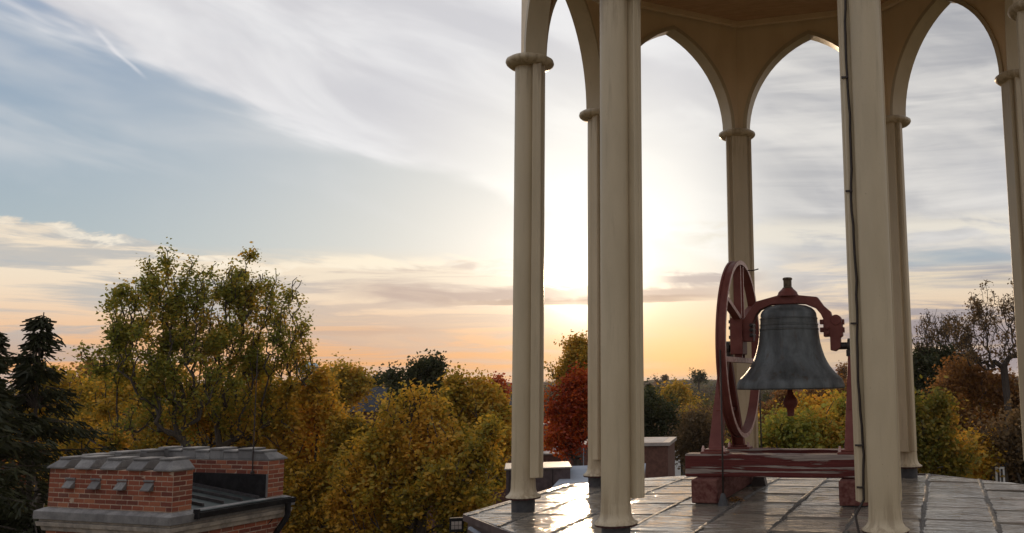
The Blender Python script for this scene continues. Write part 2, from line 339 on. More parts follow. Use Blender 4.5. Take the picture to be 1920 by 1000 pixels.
# ================================================================== SETTING
def gz(x, y):
    """ground height: rises towards the far horizon in low ridges"""
    d = np.hypot(x, y)
    far = np.clip((d-500)/2500, 0, 1)
    return far*(4.+7*np.sin(x*.0013+1.)*np.cos(y*.0009)+5*np.sin(x*.0031+y*.0007)) + .8*np.sin(x*.03)*np.cos(y*.027)*np.clip((d-60)/100, 0, 1)
gr_r = [0, 15, 30, 50, 80, 120, 180, 260, 380, 550, 800, 1150, 1600, 2200, 3000, 4200, 6000, 9000]; gn = 96
gv = [(0, 0, 0)]; gf = []
for r in gr_r[1:]:
    for i in range(gn):
        a = 2*PI*i/gn; x, y = r*math.cos(a), r*math.sin(a); gv.append((x, y, float(gz(x, y))))
for i in range(gn): gf.append((0, 1+i, 1+(i+1) % gn))
for k in range(len(gr_r)-2):
    for i in range(gn):
        j = (i+1) % gn; gf.append((1+k*gn+i, 1+(k+1)*gn+i, 1+(k+1)*gn+j, 1+k*gn+j))
T = mat('ground_grass_and_leaves', .95)
n1 = T.noise(T.obj, .09, 6, .6); n2 = T.noise(T.obj, 1.6, 6, .7)
c = T.mix(T.mr(n1, .35, .65), (.065, .075, .024), (.13, .075, .035)); c = T.mix(T.mr(n2, .5, .7, 0, .6), c, (.17, .11, .04))
T.put(T.b.inputs['Base Color'], c); M['ground'] = T.m_
g = mk('ground', gv, gf, M['ground'], smooth=True); g['kind'] = 'structure'
M['asphalt'] = two('asphalt', (.05, .05, .052), (.10, .098, .095), 3, .9)
M['concrete'] = two('concrete_paving', (.30, .29, .27), (.38, .36, .34), 2, .9)
rd = G(); rd.add([(-14, 30, .03), (-6.5, 30, .03), (-1, 105, .03), (-10, 105, .03)], [(0, 1, 2, 3)])
tag(rd.obj('road', M['asphalt']), kind='structure')
rd = G(); rd.add([(-6.4, 30, .02), (-4.4, 30, .02), (1.2, 105, .02), (-.9, 105, .02)], [(0, 1, 2, 3)])
tag(rd.obj('pavement', M['concrete']), kind='structure')

# ================================================================== THE BELL CUPOLA
# local frame of the cupola: u across (towards the right), v away from the camera, z above eye level
C0 = Vector((.8993, 8.6055)); AROT = math.atan2(-.2526, .9676)
EU = Vector((.9676, -.2526)); EV = Vector((.2526, .9676))
def wpos(u, v, z): q = C0+EU*u+EV*v; return Vector((q.x, q.y, z+EYE))
ZD, ZF, HC, RC = -1.1135, -.983, 2.886, 2.4                       # deck, flashing rim, capital ring, column radius
cup = empty('bell_cupola', wpos(0, 0, ZD), AROT, 'cream painted octagonal open bell cupola with pointed arches standing on a metal roof deck', 'cupola')
def off(g, z=ZD): return g.shift(0, 0, -z)
ang8 = [math.radians(-112.5-45*i) for i in range(8)]
rs = random.Random(4)
# column: one prototype in its own radial frame (x inwards), copied with its sub-parts
def lr(x): return x
def make_column():
    g = G().lathe([(.103, ZF+.10), (.103, HC)], 40); sh = off(g).obj('column', M['cream'], cup, auto=40)
    g = G().box(.06, .125, -.145, .145, -.818, HC-.01); g.box(.12, .168, -.088, .088, -.822, HC-.012)
    g.box(.10, .138, -.150, -.118, -.816, HC-.014); g.box(.10, .138, .118, .150, -.816, HC-.014)
    p = off(g).obj('pilaster', M['cream'], sh, bev=.006)
    g = G().lathe([(.115, HC-.045), (.185, HC-.040), (.212, HC-.018), (.220, HC), (.214, HC+.022), (.190, HC+.038), (.115, HC+.046)], 40, c=(.03, 0), wob=lambda k, a: .006*math.sin(5*a+k)+.004*math.sin(11*a))
    r = off(g).obj('capital_ring', M['cream'], sh, smooth=True, auto=50)
    wob = lambda k, a: (.022*math.sin(23*a)+.02*math.sin(7*a+1)) if k in (4, 5) else .006*math.sin(3*a+k)
    g = G().lathe([(.1045, ZF+.14), (.1065, ZF+.078), (.111, ZF+.048), (.124, ZF+.024), (.148, ZF+.004), (.150, ZF-.004), (.10, ZF+.004)], 92, wob=wob, cap=False)
    f = off(g).obj('base_flashing', M['cream'], sh, smooth=True, auto=60)
    g = G().lathe([(.143, ZF-.003), (.147, ZF-.006), (.143, ZF-.018), (.10, ZF-.006)], 92, wob=lambda k, a: .03*math.sin(23*a) if k < 3 else 0, cap=False); off(g).obj('flashing_edge', M['rustedge'], sh)
    g = G().lathe([(.100, ZD-.01), (.101, ZF+.02)], 32); b = off(g).obj('post_foot', M['stub'], sh, auto=40)
    return sh
col0 = make_column(); cols = []
for i, a in enumerate(ang8):
    c = col0
    if i:
        c = col0.copy(); link(c, cup)
        for ch in list(col0.children):
            d = ch.copy(); link(d, c)
    cols.append(c)
    c.location = (RC*math.cos(a), RC*math.sin(a), 0); c.rotation_euler = (0, 0, a+PI)
# pointed arches between neighbouring columns
ZS, ZA, ZC, TH = HC+.03, 4.03, 4.24, .155
def arch_curve(h, rise, n=14):
    R = (h*h+rise*rise)/(2*h); a1 = math.acos((R-h)/R) if R > h else PI/2; P = []
    for k in range(n+1):
        a = a1*k/n; P.append((-h+R-R*math.cos(a), R*math.sin(a)))     # from the springing to the apex
    return P+[(-x, z) for x, z in P[-2::-1]]
for i in range(8):
    a, b = ang8[i], ang8[(i+1) % 8]; Rr = RC-.035
    p = Vector((Rr*math.cos(a), Rr*math.sin(a))); q = Vector((Rr*math.cos(b), Rr*math.sin(b))); mid = (p+q)/2; half = (q-p).length/2
    e = (q-p).normalized(); nrm = mid.normalized()
    h = half-.125; cv = [(x, z+ZS) for x, z in arch_curve(h, ZA-ZS)]
    n = len(cv); V = []; Fc = []
    W_ = lambda s_, z, o_: (mid.x+e.x*s_+nrm.x*o_, mid.y+e.y*s_+nrm.y*o_, z-ZD)
    outer = [(-half-.035, ZS)]+[(-half-.035+(2*half+.07)*k/(n-1), ZC) for k in range(n)]+[(half+.035, ZS)]
    # strip between the arch curve and a matching outline
    out_pts = []
    for k, (x, z) in enumerate(cv):
        t = abs(x)/h
        if z < ZS+.72: out_pts.append((-(half+.035) if x < 0 else half+.035, z))
        else: out_pts.append((x if abs(x) < h*.93 else math.copysign(half+.035, x), ZC))
    # make the outer outline monotone round the corner
    k1 = next(k for k, (x, z) in enumerate(cv) if z >= ZS+.72); k2 = n-1-k1
    out_pts[k1] = (-(half+.035), ZC); out_pts[k2] = (half+.035, ZC)
    for o_ in (-TH/2, TH/2):
        V += [W_(x, z, o_) for x, z in cv]+[W_(x, z, o_) for x, z in out_pts]
    S = 2*n
    for k in range(n-1):
        Fc += [(k, k+1, n+k+1, n+k), (S+k, S+n+k, S+n+k+1, S+k+1), (k, S+k, S+k+1, k+1), (n+k, n+k+1, S+n+k+1, S+n+k)]
    Fc += [(0, n, S+n, S), (n-1, S+n-1, S+2*n-1, 2*n-1)]
    ar = mk('arch', V, Fc, M['cream_in'], cup, auto=30)
    # moulded band lining the opening, a little wider than the wall
    V = []; Fc = []; wb = TH/2+.022; tb = .034
    ci = [(x, z+ZS) for x, z in arch_curve(h-.012, ZA-ZS-.02)]; co = [(x, z+ZS) for x, z in arch_curve(h+tb, ZA-ZS+tb*.9)]
    for o_ in (-wb, wb): V += [W_(x, z, o_) for x, z in ci]+[W_(x, z, o_) for x, z in co]
    for k in range(n-1): Fc += [(k, k+1, n+k+1, n+k), (S+k, S+n+k, S+n+k+1, S+k+1), (k, S+k, S+k+1, k+1), (n+k, n+k+1, S+n+k+1, S+n+k)]
    Fc += [(0, n, S+n, S), (n-1, S+n-1, S+2*n-1, 2*n-1)]
    mk('arch_moulding', V, Fc, M['cream'], ar, auto=30)
# ceiling, its moulding, eaves and a low roof with finial (mostly above the picture)
oc = lambda r: [(r*math.cos(a), r*math.sin(a)) for a in ang8][::-1]
ce = off(G().prism(oc(2.46), ZC-.004, ZC+.10)).obj('ceiling', M['ceil'], cup)
for i in range(8):
    a, b = ang8[i], ang8[(i+1) % 8]; r = 2.205
    off(G().bar((r*math.cos(a), r*math.sin(a), ZC-.035), (r*math.cos(b), r*math.sin(b), ZC-.035), .06, .06)).obj('ceiling_moulding', M['cream_in'], ce)
g = G()
for k, (r, z0, z1) in enumerate(((2.62, ZC+.10, ZC+.22), (2.78, ZC+.22, ZC+.30), (2.92, ZC+.30, ZC+.42))): g.prism(oc(r), z0, z1)
off(g).obj('eaves_cornice', M['cream'], cup)
g = G(); pr = [(2.95, ZC+.42), (2.5, ZC+.80), (1.7, ZC+1.35), (.8, ZC+2.2), (.15, ZC+3.3)]
vs = [(r*math.cos(a), r*math.sin(a), z) for r, z in pr for a in ang8]; fs = [(k*8+i, k*8+(i+1) % 8, (k+1)*8+(i+1) % 8, (k+1)*8+i) for k in range(4) for i in range(8)]+[tuple(range(8)), tuple(range(32, 40))]
g.add(vs, fs); off(g).obj('dome_roof', M['edge'], cup)
off(G().lathe([(.15, ZC+3.3), (.09, ZC+3.5), (.17, ZC+3.65), (.10, ZC+3.8), (.02, ZC+4.4)], 16)).obj('finial', M['cream'], cup, smooth=True)

# deck: slab, sheet metal panels and raised seams
RD = 2.885; LIFT = lambda u, v: .035*max(0., 1-math.hypot(u, v)/2.9)
dk = off(G().prism(oc(RD-.02), ZD-.16, ZD-.035)).obj('roof_deck', M['edge'], cup)
octp = [(RD*math.cos(a), RD*math.sin(a)) for a in ang8][::-1]
def clip(poly, a, b):
    out = []; n = (-(b[1]-a[1]), b[0]-a[0]); d = lambda p: (p[0]-a[0])*n[0]+(p[1]-a[1])*n[1]
    for i in range(len(poly)):
        p, q = poly[i], poly[(i+1) % len(poly)]; dp, dq = d(p), d(q)
        if dp >= 0: out.append(p)
        if (dp >= 0) != (dq >= 0):
            t = dp/(dp-dq); out.append((p[0]+(q[0]-p[0])*t, p[1]+(q[1]-p[1])*t))
    return out
seam_u = [.07+.53*k for k in range(-6, 6)]
for k in range(len(seam_u)-1):
    o_ = rs.uniform(-.10, .10)-.05
    for j in range(-4, 5):
        v0 = -.95+.68*j+o_; v1 = v0+.68
        poly = [(seam_u[k]+.002, v0+.002+rs.uniform(-.012, .0)), (seam_u[k+1]-.002, v0+.002+rs.uniform(-.0, .012)), (seam_u[k+1]-.002, v1-.002), (seam_u[k]+.002, v1-.002)]
        for i in range(8): poly = clip(poly, octp[i], octp[(i+1) % 8])
        if len(poly) < 3: continue
        ar_ = abs(sum(poly[i][0]*poly[(i+1) % len(poly)][1]-poly[(i+1) % len(poly)][0]*poly[i][1] for i in range(len(poly))))/2
        if ar_ < .004: continue
        cu = sum(p[0] for p in poly)/len(poly); cv_ = sum(p[1] for p in poly)/len(poly)
        tu, tv = rs.gauss(0, .005), rs.gauss(0, .005)
        hz = lambda p: ZD-.002+LIFT(*p)-.003*(p[1]-cv_)/.34+tu*(p[0]-cu)+tv*(p[1]-cv_)+.004*rs.random()
        n = len(poly); top = [(p[0], p[1], hz(p)) for p in poly]
        ins = [(cu+(p[0]-cu)*.62, cv_+(p[1]-cv_)*.62) for p in poly]; itop = [(p[0], p[1], hz(p)+rs.uniform(-.001, .007)) for p in ins]
        V = [(p[0], p[1], ZD-.04) for p in poly]+top+itop+[(cu, cv_, hz((cu, cv_))+rs.uniform(-.001, .008))]
        Fc = [(i, (i+1) % n, n+(i+1) % n, n+i) for i in range(n)]+[(n+i, n+(i+1) % n, 2*n+(i+1) % n, 2*n+i) for i in range(n)]+[(2*n+i, 2*n+(i+1) % n, 3*n) for i in range(n)]
        V = [(x, y, z-ZD) for x, y, z in V]
        mk('metal_panel', V, Fc, M['deck'], dk, smooth=True, auto=25)
for su in seam_u:
    # where the seam line crosses the octagon
    lo, hi = -9, 9
    for i in range(8):
        a, b = octp[i], octp[(i+1) % 8]
        if (a[0]-su)*(b[0]-su) < 0:
            v = a[1]+(b[1]-a[1])*(su-a[0])/(b[0]-a[0])
            if v < 0: lo = max(lo, v)
            else: hi = min(hi, v)
    if lo < -8: continue
    n = max(6, int((hi-lo)/.045)); V = []
    for k in range(n+1):
        v = lo+(hi-lo)*k/n; w = .020+.016*rs.random()**2; h_ = .004+.006*rs.random(); cu = su+rs.gauss(0, .003); z = ZD+LIFT(su, v)
        V += [(cu-w, v, z-.002-ZD), (cu-w*.35, v, z+h_-ZD), (cu+w*.4, v, z+h_*.9-ZD), (cu+w, v, z-.002-ZD)]
    Fc = [(4*k+i, 4*k+i+1, 4*k+5+i, 4*k+4+i) for k in range(n) for i in range(3)]
    mk('seam', V, Fc, M['seam'], dk)
for i in range(8):   # folded drip edge
    a, b = ang8[i], ang8[(i+1) % 8]; r = RD+.006
    off(G().bar((r*math.cos(a), r*math.sin(a), ZD-.028), (r*math.cos(b), r*math.sin(b), ZD-.028), .03, .055)).obj('drip_edge', M['edge'], dk)
# the drum that carries the deck
g = G().prism(oc(2.62), ZD-.42, ZD-.16); g.prism(oc(2.74), ZD-.27, ZD-.16); g.prism(oc(2.45), -EYE, ZD-.42)
off(g).obj('drum', M['edge'], cup)

# cable down the front right column
ecol = Vector((RC*math.cos(ang8[7]), RC*math.sin(ang8[7])))
inw = -ecol.normalized(); tan = Vector((-inw.y, inw.x))
if tan.x > 0: tan = -tan                                    # towards the left of the picture
base = ecol+inw*.055+tan*.108
pts = []; rc = random.Random(9); nn = 46
for k in range(nn+1):
    z = 3.6-(3.6+.80)*k/nn; w = .006*math.sin(k*.55)+rc.gauss(0, .0025)
    pts.append((base.x+tan.x*(.012+w), base.y+tan.y*(.012+w)+rc.gauss(0, .002), z))
q = base+tan*.05
pts += [(q.x-.02, q.y-.01, -.90), (q.x, q.y-.03, -1.0), (q.x+.02, q.y-.06, -1.08), (q.x+.08, q.y-.14, ZD+.018), (q.x+.2, q.y-.40, ZD+.018)]
cab = empty('cable', wpos(base.x, base.y, ZD), AROT, 'thin black cable clipped down the front right cupola column beside its pilaster', 'cable')
G().tube(pts, .0085, 7).shift(-base.x, -base.y, -ZD).obj('cable_run', M['iron'], cab, smooth=True)
for z in (2.9, 2.05, 1.25, .35, -.45, -.72):
    G().box(-.035, .012, -.012, .012, -.006, .006).shift(tan.x*.02, tan.y*.02, z-ZD).obj('cable_clip', M['iron'], cab)

# ================================================================== THE BELL
BU, BV, AX = -.07, .37, .285                               # bell centre and swing axis height
bell = empty('church_bell', wpos(BU, BV, AX), AROT, 'weathered dark bronze church bell hanging from a red arched yoke beside its red wheel', 'bell')
bl = lambda g: g.shift(-BU, -BV, -AX)
prof = [(.485, -.100), (.505, -.110), (.512, -.098), (.510, -.075), (.500, -.045), (.487, -.022), (.466, .002), (.440, .026), (.412, .058), (.378, .102), (.352, .148), (.331, .195), (.311, .260),
        (.296, .320), (.287, .385), (.281, .440), (.2845, .446), (.2845, .456), (.279, .462), (.277, .486), (.2805, .490), (.2805, .500), (.2745, .505), (.273, .545), (.2765, .549), (.2765, .558), (.270, .563), (.266, .600), (.252, .628), (.222, .655), (.175, .676), (.12, .685), (.02, .688)]
prof = prof[1:]
inner = [(.02, .64), (.19, .62), (.235, .55), (.25, .40), (.285, .22), (.36, .06), (.44, -.03), (.478, -.106)]
sh = G().lathe(inner+prof, 72, c=(BU, BV), cap=False)
bsh = bl(sh).obj('bell_shell', M['bell'], bell, smooth=True, auto=28)
bell_tilt = None
cap = G().lathe([(.105, .770), (.103, .782), (.094, .792), (.092, .806), (.078, .822), (.060, .838), (.052, .846)], 28, c=(BU, BV)); cr = bl(cap).obj('crown_flange', M['red'], bell, smooth=True, auto=35)
g = G().lathe([(.050, .842), (.052, .852), (.040, .860), (.040, .925), (.047, .930), (.047, .946), (.035, .952)], 10, c=(BU, BV)); bl(g).obj('crown_nut', M['bell_cap'], cr)
# yoke: a flat arched casting in the plane across the bell
yo = [(.105, .776), (.285, .752), (.340, .670), (.405, .610), (.418, .565), (.500, .528), (.512, .500), (.512, .375), (.490, .365), (.490, .270), (.440, .235), (.395, .245), (.395, .375), (.335, .372), (.335, .480), (.335, .545), (.312, .592), (.268, .645), (.165, .690), (.10, .694)]
yo = [(x-.0, z) for x, z in yo]
left = [(-x, z) for x, z in yo[::-1]]
# the left arm ends in a taller plain block
left = [(-.10, .694), (-.165, .690), (-.268, .645), (-.312, .592), (-.338, .520), (-.338, .345), (-.500, .345), (-.500, .250), (-.56, .250), (-.56, .56), (-.430, .56), (-.375, .640), (-.305, .728), (-.105, .776)]
poly = [(x+BU, z) for x, z in yo+left]
# build as quads between inner and outer outline for a clean prism
yk = G().prism(poly, BV-.055, BV+.055, 'y'); yk = bl(yk).obj('yoke', M['red'], bell, bev=.008)
for x, z in ((.375, .455), (.375, .405), (-.352, .50), (-.352, .455), (-.352, .405)):
    for s in (-1, 1):
        g = G().lathe([(.020, 0), (.020, .022), (.012, .024), (.012, .040)], 6); g.v = [(a, b, c*s) for a, b, c in g.v]
        g.v = [(a+BU+x, c+BV+s*.055, b+z) for a, b, c in g.v]; bl(g).obj('bolt', M['iron'] if x < 0 else M['red'], yk)
for z in (.515, .44):                                       # square nuts beside the right arm
    bl(G().box(BU+.300, BU+.336, BV-.03, BV+.03, z-.022, z+.022)).obj('nut', M['red'], yk, bev=.004)
    bl(G().box(BU+.511, BU+.528, BV-.03, BV+.03, z-.030, z+.020)).obj('nut', M['red'], yk, bev=.004)
g = G().lathe([(.046, -.062), (.050, -.056), (.050, .056), (.046, .062)], 24); g.v = [(a+BU+.455, c+BV, b+.528) for a, b, c in g.v]; bl(g).obj('clamp', M['red'], yk, auto=40)
def xcyl(u0, u1, r, v, z, n=20): g = G().lathe([(r, u0), (r, u1)], n); g.v = [(c, a+v, b+z) for a, b, c in g.v]; return g
bl(xcyl(.40, .60, .034, BV, AX)).obj('gudgeon', M['iron'], bell, auto=40)
bl(xcyl(-.76, -.60, .034, BV, AX)).obj('gudgeon', M['iron'], bell, auto=40)
# clapper
cl = G().lathe([(.02, .60), (.018, .10), (.020, -.10), (.030, -.155), (.050, -.185), (.068, -.215), (.070, -.245), (.055, -.275), (.036, -.295), (.032, -.350), (.034, -.362), (.01, -.366)], 24, c=(BU-.005, BV))
bl(cl).obj('clapper', M['red'], bell, smooth=True, auto=40)
# wheel
WU, WV, WZ, WR = -.555, .39, .285, .850
def ring(r0, r1, u0, u1, n=72, mi=0, mside=None, g=None):
    g = g or G(); V = []; k0 = len(g.v)
    for i in range(n):
        a = 2*PI*i/n; c_, s_ = math.cos(a), math.sin(a)
        V += [(u0, WV+r0*c_, WZ+r0*s_), (u1, WV+r0*c_, WZ+r0*s_), (u1, WV+r1*c_, WZ+r1*s_), (u0, WV+r1*c_, WZ+r1*s_)]
    Fc = []; mm = []
    for i in range(n):
        j = (i+1) % n
        for q in range(4): Fc.append((4*i+q, 4*i+(q+1) % 4, 4*j+(q+1) % 4, 4*j+q)); mm.append(mside if (q == 1 and mside is not None) else mi)
    g.v += V; g.f += [tuple(x+k0 for x in f) for f in Fc]; g.mi += mm; return g
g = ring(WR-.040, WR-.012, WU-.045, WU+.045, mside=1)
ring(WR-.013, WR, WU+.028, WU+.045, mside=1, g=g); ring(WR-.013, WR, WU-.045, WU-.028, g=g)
wr = bl(g).obj('wheel_rim', M['red'], bell, mats=[M['red'], M['red_worn_lit']], auto=35)
def spoke(p, q, w=.074, t=.026):
    g = G(); p = Vector((WU, WV+p[0], WZ+p[1])); q = Vector((WU, WV+q[0], WZ+q[1])); d = (q-p).normalized(); y = Vector((1, 0, 0)).cross(d)
    c = lambda r, s: [r+Vector((-w/2, 0, 0))-y*t/2*s, r+Vector((w/2, 0, 0))-y*t/2*s, r+Vector((w/2, 0, 0))+y*t/2*s, r+Vector((-w/2, 0, 0))+y*t/2*s]
    vs = c(p, 1)+c(q, 1); g.hexa(vs); g.mi = [0, 0, 0, 1, 0, 0]; return bl(g).obj('spoke', M['red'], bell, mats=[M['red'], M['red_worn_lit']])  # right-hand face takes the paler pink, painted as if lit
spoke((.062, .803), (.062, -.10)); spoke((-.062, .803), (-.062, -.10))
spoke((-.675, .44), (-.07, .285), t=.04); spoke((.675, .44), (.07, .285), t=.04)
spoke((-.80, -.115), (.80, -.115), t=.045)
bl(G().box(WU-.07, WU+.05, WV-.115, WV+.115, WZ-.06, WZ+.29)).obj('hub_block', M['red'], bell, bev=.006)
for z in (.10, .19, .25): bl(G().lathe([(.016, 0), (.016, .03)], 6).shift(WU-.075, WV-.08, WZ+z-.01)).obj('bolt', M['iron'], bell)
bl(G().tube([(WU+.03, WV+.25, WZ+WR-.065), (WU+.10, WV+.25, WZ+WR-.068), (WU+.155, WV+.25, WZ+WR-.055)], .006, 6)).obj('rope_hook', M['iron'], bell)

# ================================================================== THE BELL FRAME
FR = empty('bell_mount', wpos(BU, .35, ZD), AROT, 'red painted peeling timber frame with iron A-stands standing on the cupola deck', 'bell frame')
fz = lambda g: g.shift(-BU, -.35, -ZD)
rt = random.Random(12)
def beam(name, x0, x1, y0, y1, z0, z1, m_, axis):
    """squared timber with slightly uneven faces"""
    n = 10; V = []; Fc = []
    for k in range(n+1):
        t = k/n; j = lambda: rt.gauss(0, .0022)
        if axis == 'x':
            x = x0+(x1-x0)*t; V += [(x, y0+j(), z0+j()), (x, y1+j(), z0+j()), (x, y1+j(), z1+j()), (x, y0+j(), z1+j())]
        else:
            y = y0+(y1-y0)*t; V += [(x0+j(), y, z0+j()), (x1+j(), y, z0+j()), (x1+j(), y, z1+j()), (x0+j(), y, z1+j())]
    for k in range(n):
        for i in range(4): Fc.append((4*k+i, 4*k+(i+1) % 4, 4*k+4+(i+1) % 4, 4*k+4+i))
    Fc += [(0, 1, 2, 3), (4*n, 4*n+3, 4*n+2, 4*n+1)]; g = G().add(V, Fc)
    return fz(g).obj(name, m_, FR, bev=.012)
beam('front_beam', -.950, .79, -.25, -.05, -.872, -.672, M['timber_x'], 'x')
beam('rear_beam', -.93, .79, .86, 1.05, -.872, -.712, M['timber_x'], 'x')
for u0, u1 in ((-.846, -.612), (.436, .672)):
    s_ = beam('sleeper', u0, u1, -.44, 1.22, -1.078, -.875, M['timber_y'], 'y')
    for v0, v1 in ((-.41, -.12), (.95, 1.2)): fz(G().box(u0+.03, u1-.0, v0, v1, ZD+.0, -1.079)).obj('packing_block', M['stub'], s_)
# A-stands
def stand(us, side):
    g = G(); w0, w1 = .125, .080
    # legs as tapered channels (web + two flanges), feet, cap
    for (vf, zf), (vt, zt) in (((-.15, -.668), (.30, .21)), ((.95, -.708), (.46, .21))):
        g.bar((us, vf, zf), (us, vt, zt), w0, .030, up=(0, 1, 0), w2=w1)
        sgn = -1 if vf < .3 else 1
        for e_ in (-1, 1): g.bar((us+e_*w0*.44, vf+sgn*-.03, zf), (us+e_*w1*.44, vt+sgn*-.03, zt), .014, .075, up=(0, 1, 0))
    g.bar((us, .02, -.30), (us, .77, -.30), .05, .03)
    st = fz(g).obj('stand', M['red'], FR, bev=.004)
    for vf, zf in ((-.15, -.672), (.955, -.712)):
        f = G().box(us-.115, us+.115, vf-.09, vf+.09, zf-.001, zf+.022); f.box(us-.085, us+.085, vf-.07, vf+.07, zf+.022, zf+.042)
        f = fz(f).obj('foot_plate', M['red'], st, bev=.006)
        for e_ in (-1, 1): fz(G().lathe([(.016, zf+.02), (.016, zf+.050), (.010, zf+.053), (.010, zf+.070)], 6, c=(us+e_*.096, vf-.05))).obj('bolt', M['red_worn_lit'], st)
    b = G().box(us-.055, us+.055, .27, .48, .185, .245); b.lathe([(.07, 0), (.07, .1)], 20); 
    n0 = 8; b.v = b.v[:n0]+[(c-.05+us, a+BV, d*1.0+AX) for a, d, c in b.v[n0:]]
    fz(b).obj('bearing', M['iron'], st, bev=.004)
stand(-.695, -1); stand(.530, 1)
# small prop under the rear of the left sleeper
fz(G().hexa([(-.60, 1.0, ZD), (-.44, 1.0, ZD), (-.44, 1.14, ZD), (-.60, 1.14, ZD), (-.56, 1.04, -.88), (-.50, 1.04, -.88), (-.50, 1.10, -.88), (-.56, 1.10, -.88)])).obj('prop', M['iron'], FR)

# bell ropes, each through its lead boot in the deck
def rope(u, v, ztop, label):
    r = empty('bell_rope', wpos(u, v, ZD), AROT, label, 'bell rope')
    G().tube([(0, 0, .02), (0.002, 0, .5), (0, 0, ztop-ZD)], .0085, 7).obj('rope', M['iron'], r, smooth=True)
    G().lathe([(.052, 0), (.050, .02), (.030, .085), (.020, .12), (.010, .13)], 18).obj('boot', M['stub'], r, smooth=True, auto=40)
rope(-.555, -.465, .25, 'thin dark bell rope dropping from the near side of the wheel past the front beam')
rope(-.53, 1.24, .25, 'thin dark bell rope dropping from the far side of the wheel behind the rear beam')
# little heap of leaves blown against the sleeper, one more twig on the deck
g = G(); rl = random.Random(3)
for k in range(70):
    a = rl.uniform(0, 2*PI); r = rl.random()**.5*.075; x, y, z = r*math.cos(a), r*1.3*math.sin(a), rl.random()*.035*(1-r/.09)+.004
    V = [(x+rl.gauss(0, .014), y+rl.gauss(0, .014), z+rl.gauss(0, .006)) for _ in range(4)]; g.add(V, [(0, 1, 2), (0, 2, 3)])
litter = G()
for (u, v) in ((.02, -.62), (.10, -.60), (.42, -.30), (-1.2, -.9), (1.3, -.4), (1.75, .2), (-.3, -1.1), (-1.7, .3), (.9, -1.3), (2.0, -.8)):
    for q in range(rl.randint(1, 3)):
        x, y = u+rl.gauss(0, .03), v+rl.gauss(0, .03); a = rl.uniform(0, 6.3); s = rl.uniform(.012, .024); z = .038+rl.uniform(0, .006)
        litter.add([(x+s*math.cos(a), y+s*math.sin(a), z), (x-s*.6*math.sin(a), y+s*.6*math.cos(a), z+.006), (x-s*math.cos(a), y-s*math.sin(a), z+.002), (x+s*.6*math.sin(a), y-s*.6*math.cos(a), z+.004)], [(0, 1, 2, 3)])
lo = litter.obj('leaf_litter', M['leafpile']); lo.location = wpos(0, 0, ZD); lo.rotation_euler = (0, 0, AROT); tag(lo, 'few dark scraps of leaf scattered over the metal deck', 'leaves', kind='stuff')
o = g.obj('fallen_leaves', M['leafpile']); o.location = wpos(-.50, -.18, ZD+.03); tag(o, 'small heap of orange fallen leaves against the left sleeper of the bell frame', 'leaves', kind='stuff')

# ================================================================== BRICK TURRET (left)
def ray(u, v):
    a, b = u-PX, v-PY; cr, sr = math.cos(ROLL), math.sin(ROLL)
    x = (a*cr+b*sr)/F_PX; y = (-a*sr+b*cr)/F_PX; c, s = math.cos(PITCH), math.sin(PITCH)
    return Vector((x, c+y*s, s-y*c))
def at(u, v, Y): d = ray(u, v); d = d*(Y/d.y); return Vector((d.x, d.y, d.z+EYE))
TR = math.atan2(-.353, .936)
tw = empty('brick_turret', (-7.345, 13.5, 0), TR, 'square red brick stair turret with grey stone merlons and a small green metal roof', 'turret')
tz = lambda g: g.shift(0, 0, EYE)
LEN, DEP, WT = 2.50, 2.06, .325
ZB, ZT = -1.75, -1.19
BL, BH, JT = .2035, .0555, .0145
def brickmesh(l, h, d, jit, seed):
    r = random.Random(seed); V = []
    for z in (0, h):
        for x, y in ((0, 0), (l, 0), (l, d), (0, d)): V.append((x+r.uniform(-jit, jit), y+r.uniform(-jit, jit), z+r.uniform(-jit, jit)))
    me = bpy.data.meshes.new('brick'); me.from_pydata(V, [], [(0, 3, 2, 1), (4, 5, 6, 7), (0, 1, 5, 4), (1, 2, 6, 5), (2, 3, 7, 6), (3, 0, 4, 7)])
    me.materials.append(M['brick']); return me
BM = {k: [brickmesh(k, BH, .09, .0016, i+int(k*1000)) for i in range(4)] for k in (.2035, .097, .150)}
rb = random.Random(7)
def lay(parent, origin, dx_, dy_, z0, length, courses, skip=None, start=0):
    """a wall face laid in brick: origin, direction along the face, outward direction"""
    dxv, dyv = Vector(dx_), Vector(dy_); rot = math.atan2(dxv.y, dxv.x)
    left = dxv.x*dyv.y-dxv.y*dyv.x > 0
    for c in range(courses):
        z = z0+c*(BH+JT); x = 0.; first = True
        while x < length-.03:
            l = .097 if (first and (c+start) % 2) else .2035; first = False
            rem = length-x
            if rem < l+.02: l = .2035 if rem > .19 else (.150 if rem > .14 else .097)
            if l > rem+.03: break
            if skip and skip(x+l/2, c): x += l+JT; continue
            o = bpy.data.objects.new('brick', rb.choice(BM[l])); link(o, parent)
            p = Vector(origin)+dxv*x+dyv*(.006+rb.uniform(-.002, .003))
            o.location = (p.x, p.y, z+EYE+rb.uniform(-.001, .001)); o.rotation_euler = (0, 0, rot+rb.gauss(0, .004))
            x += l+JT
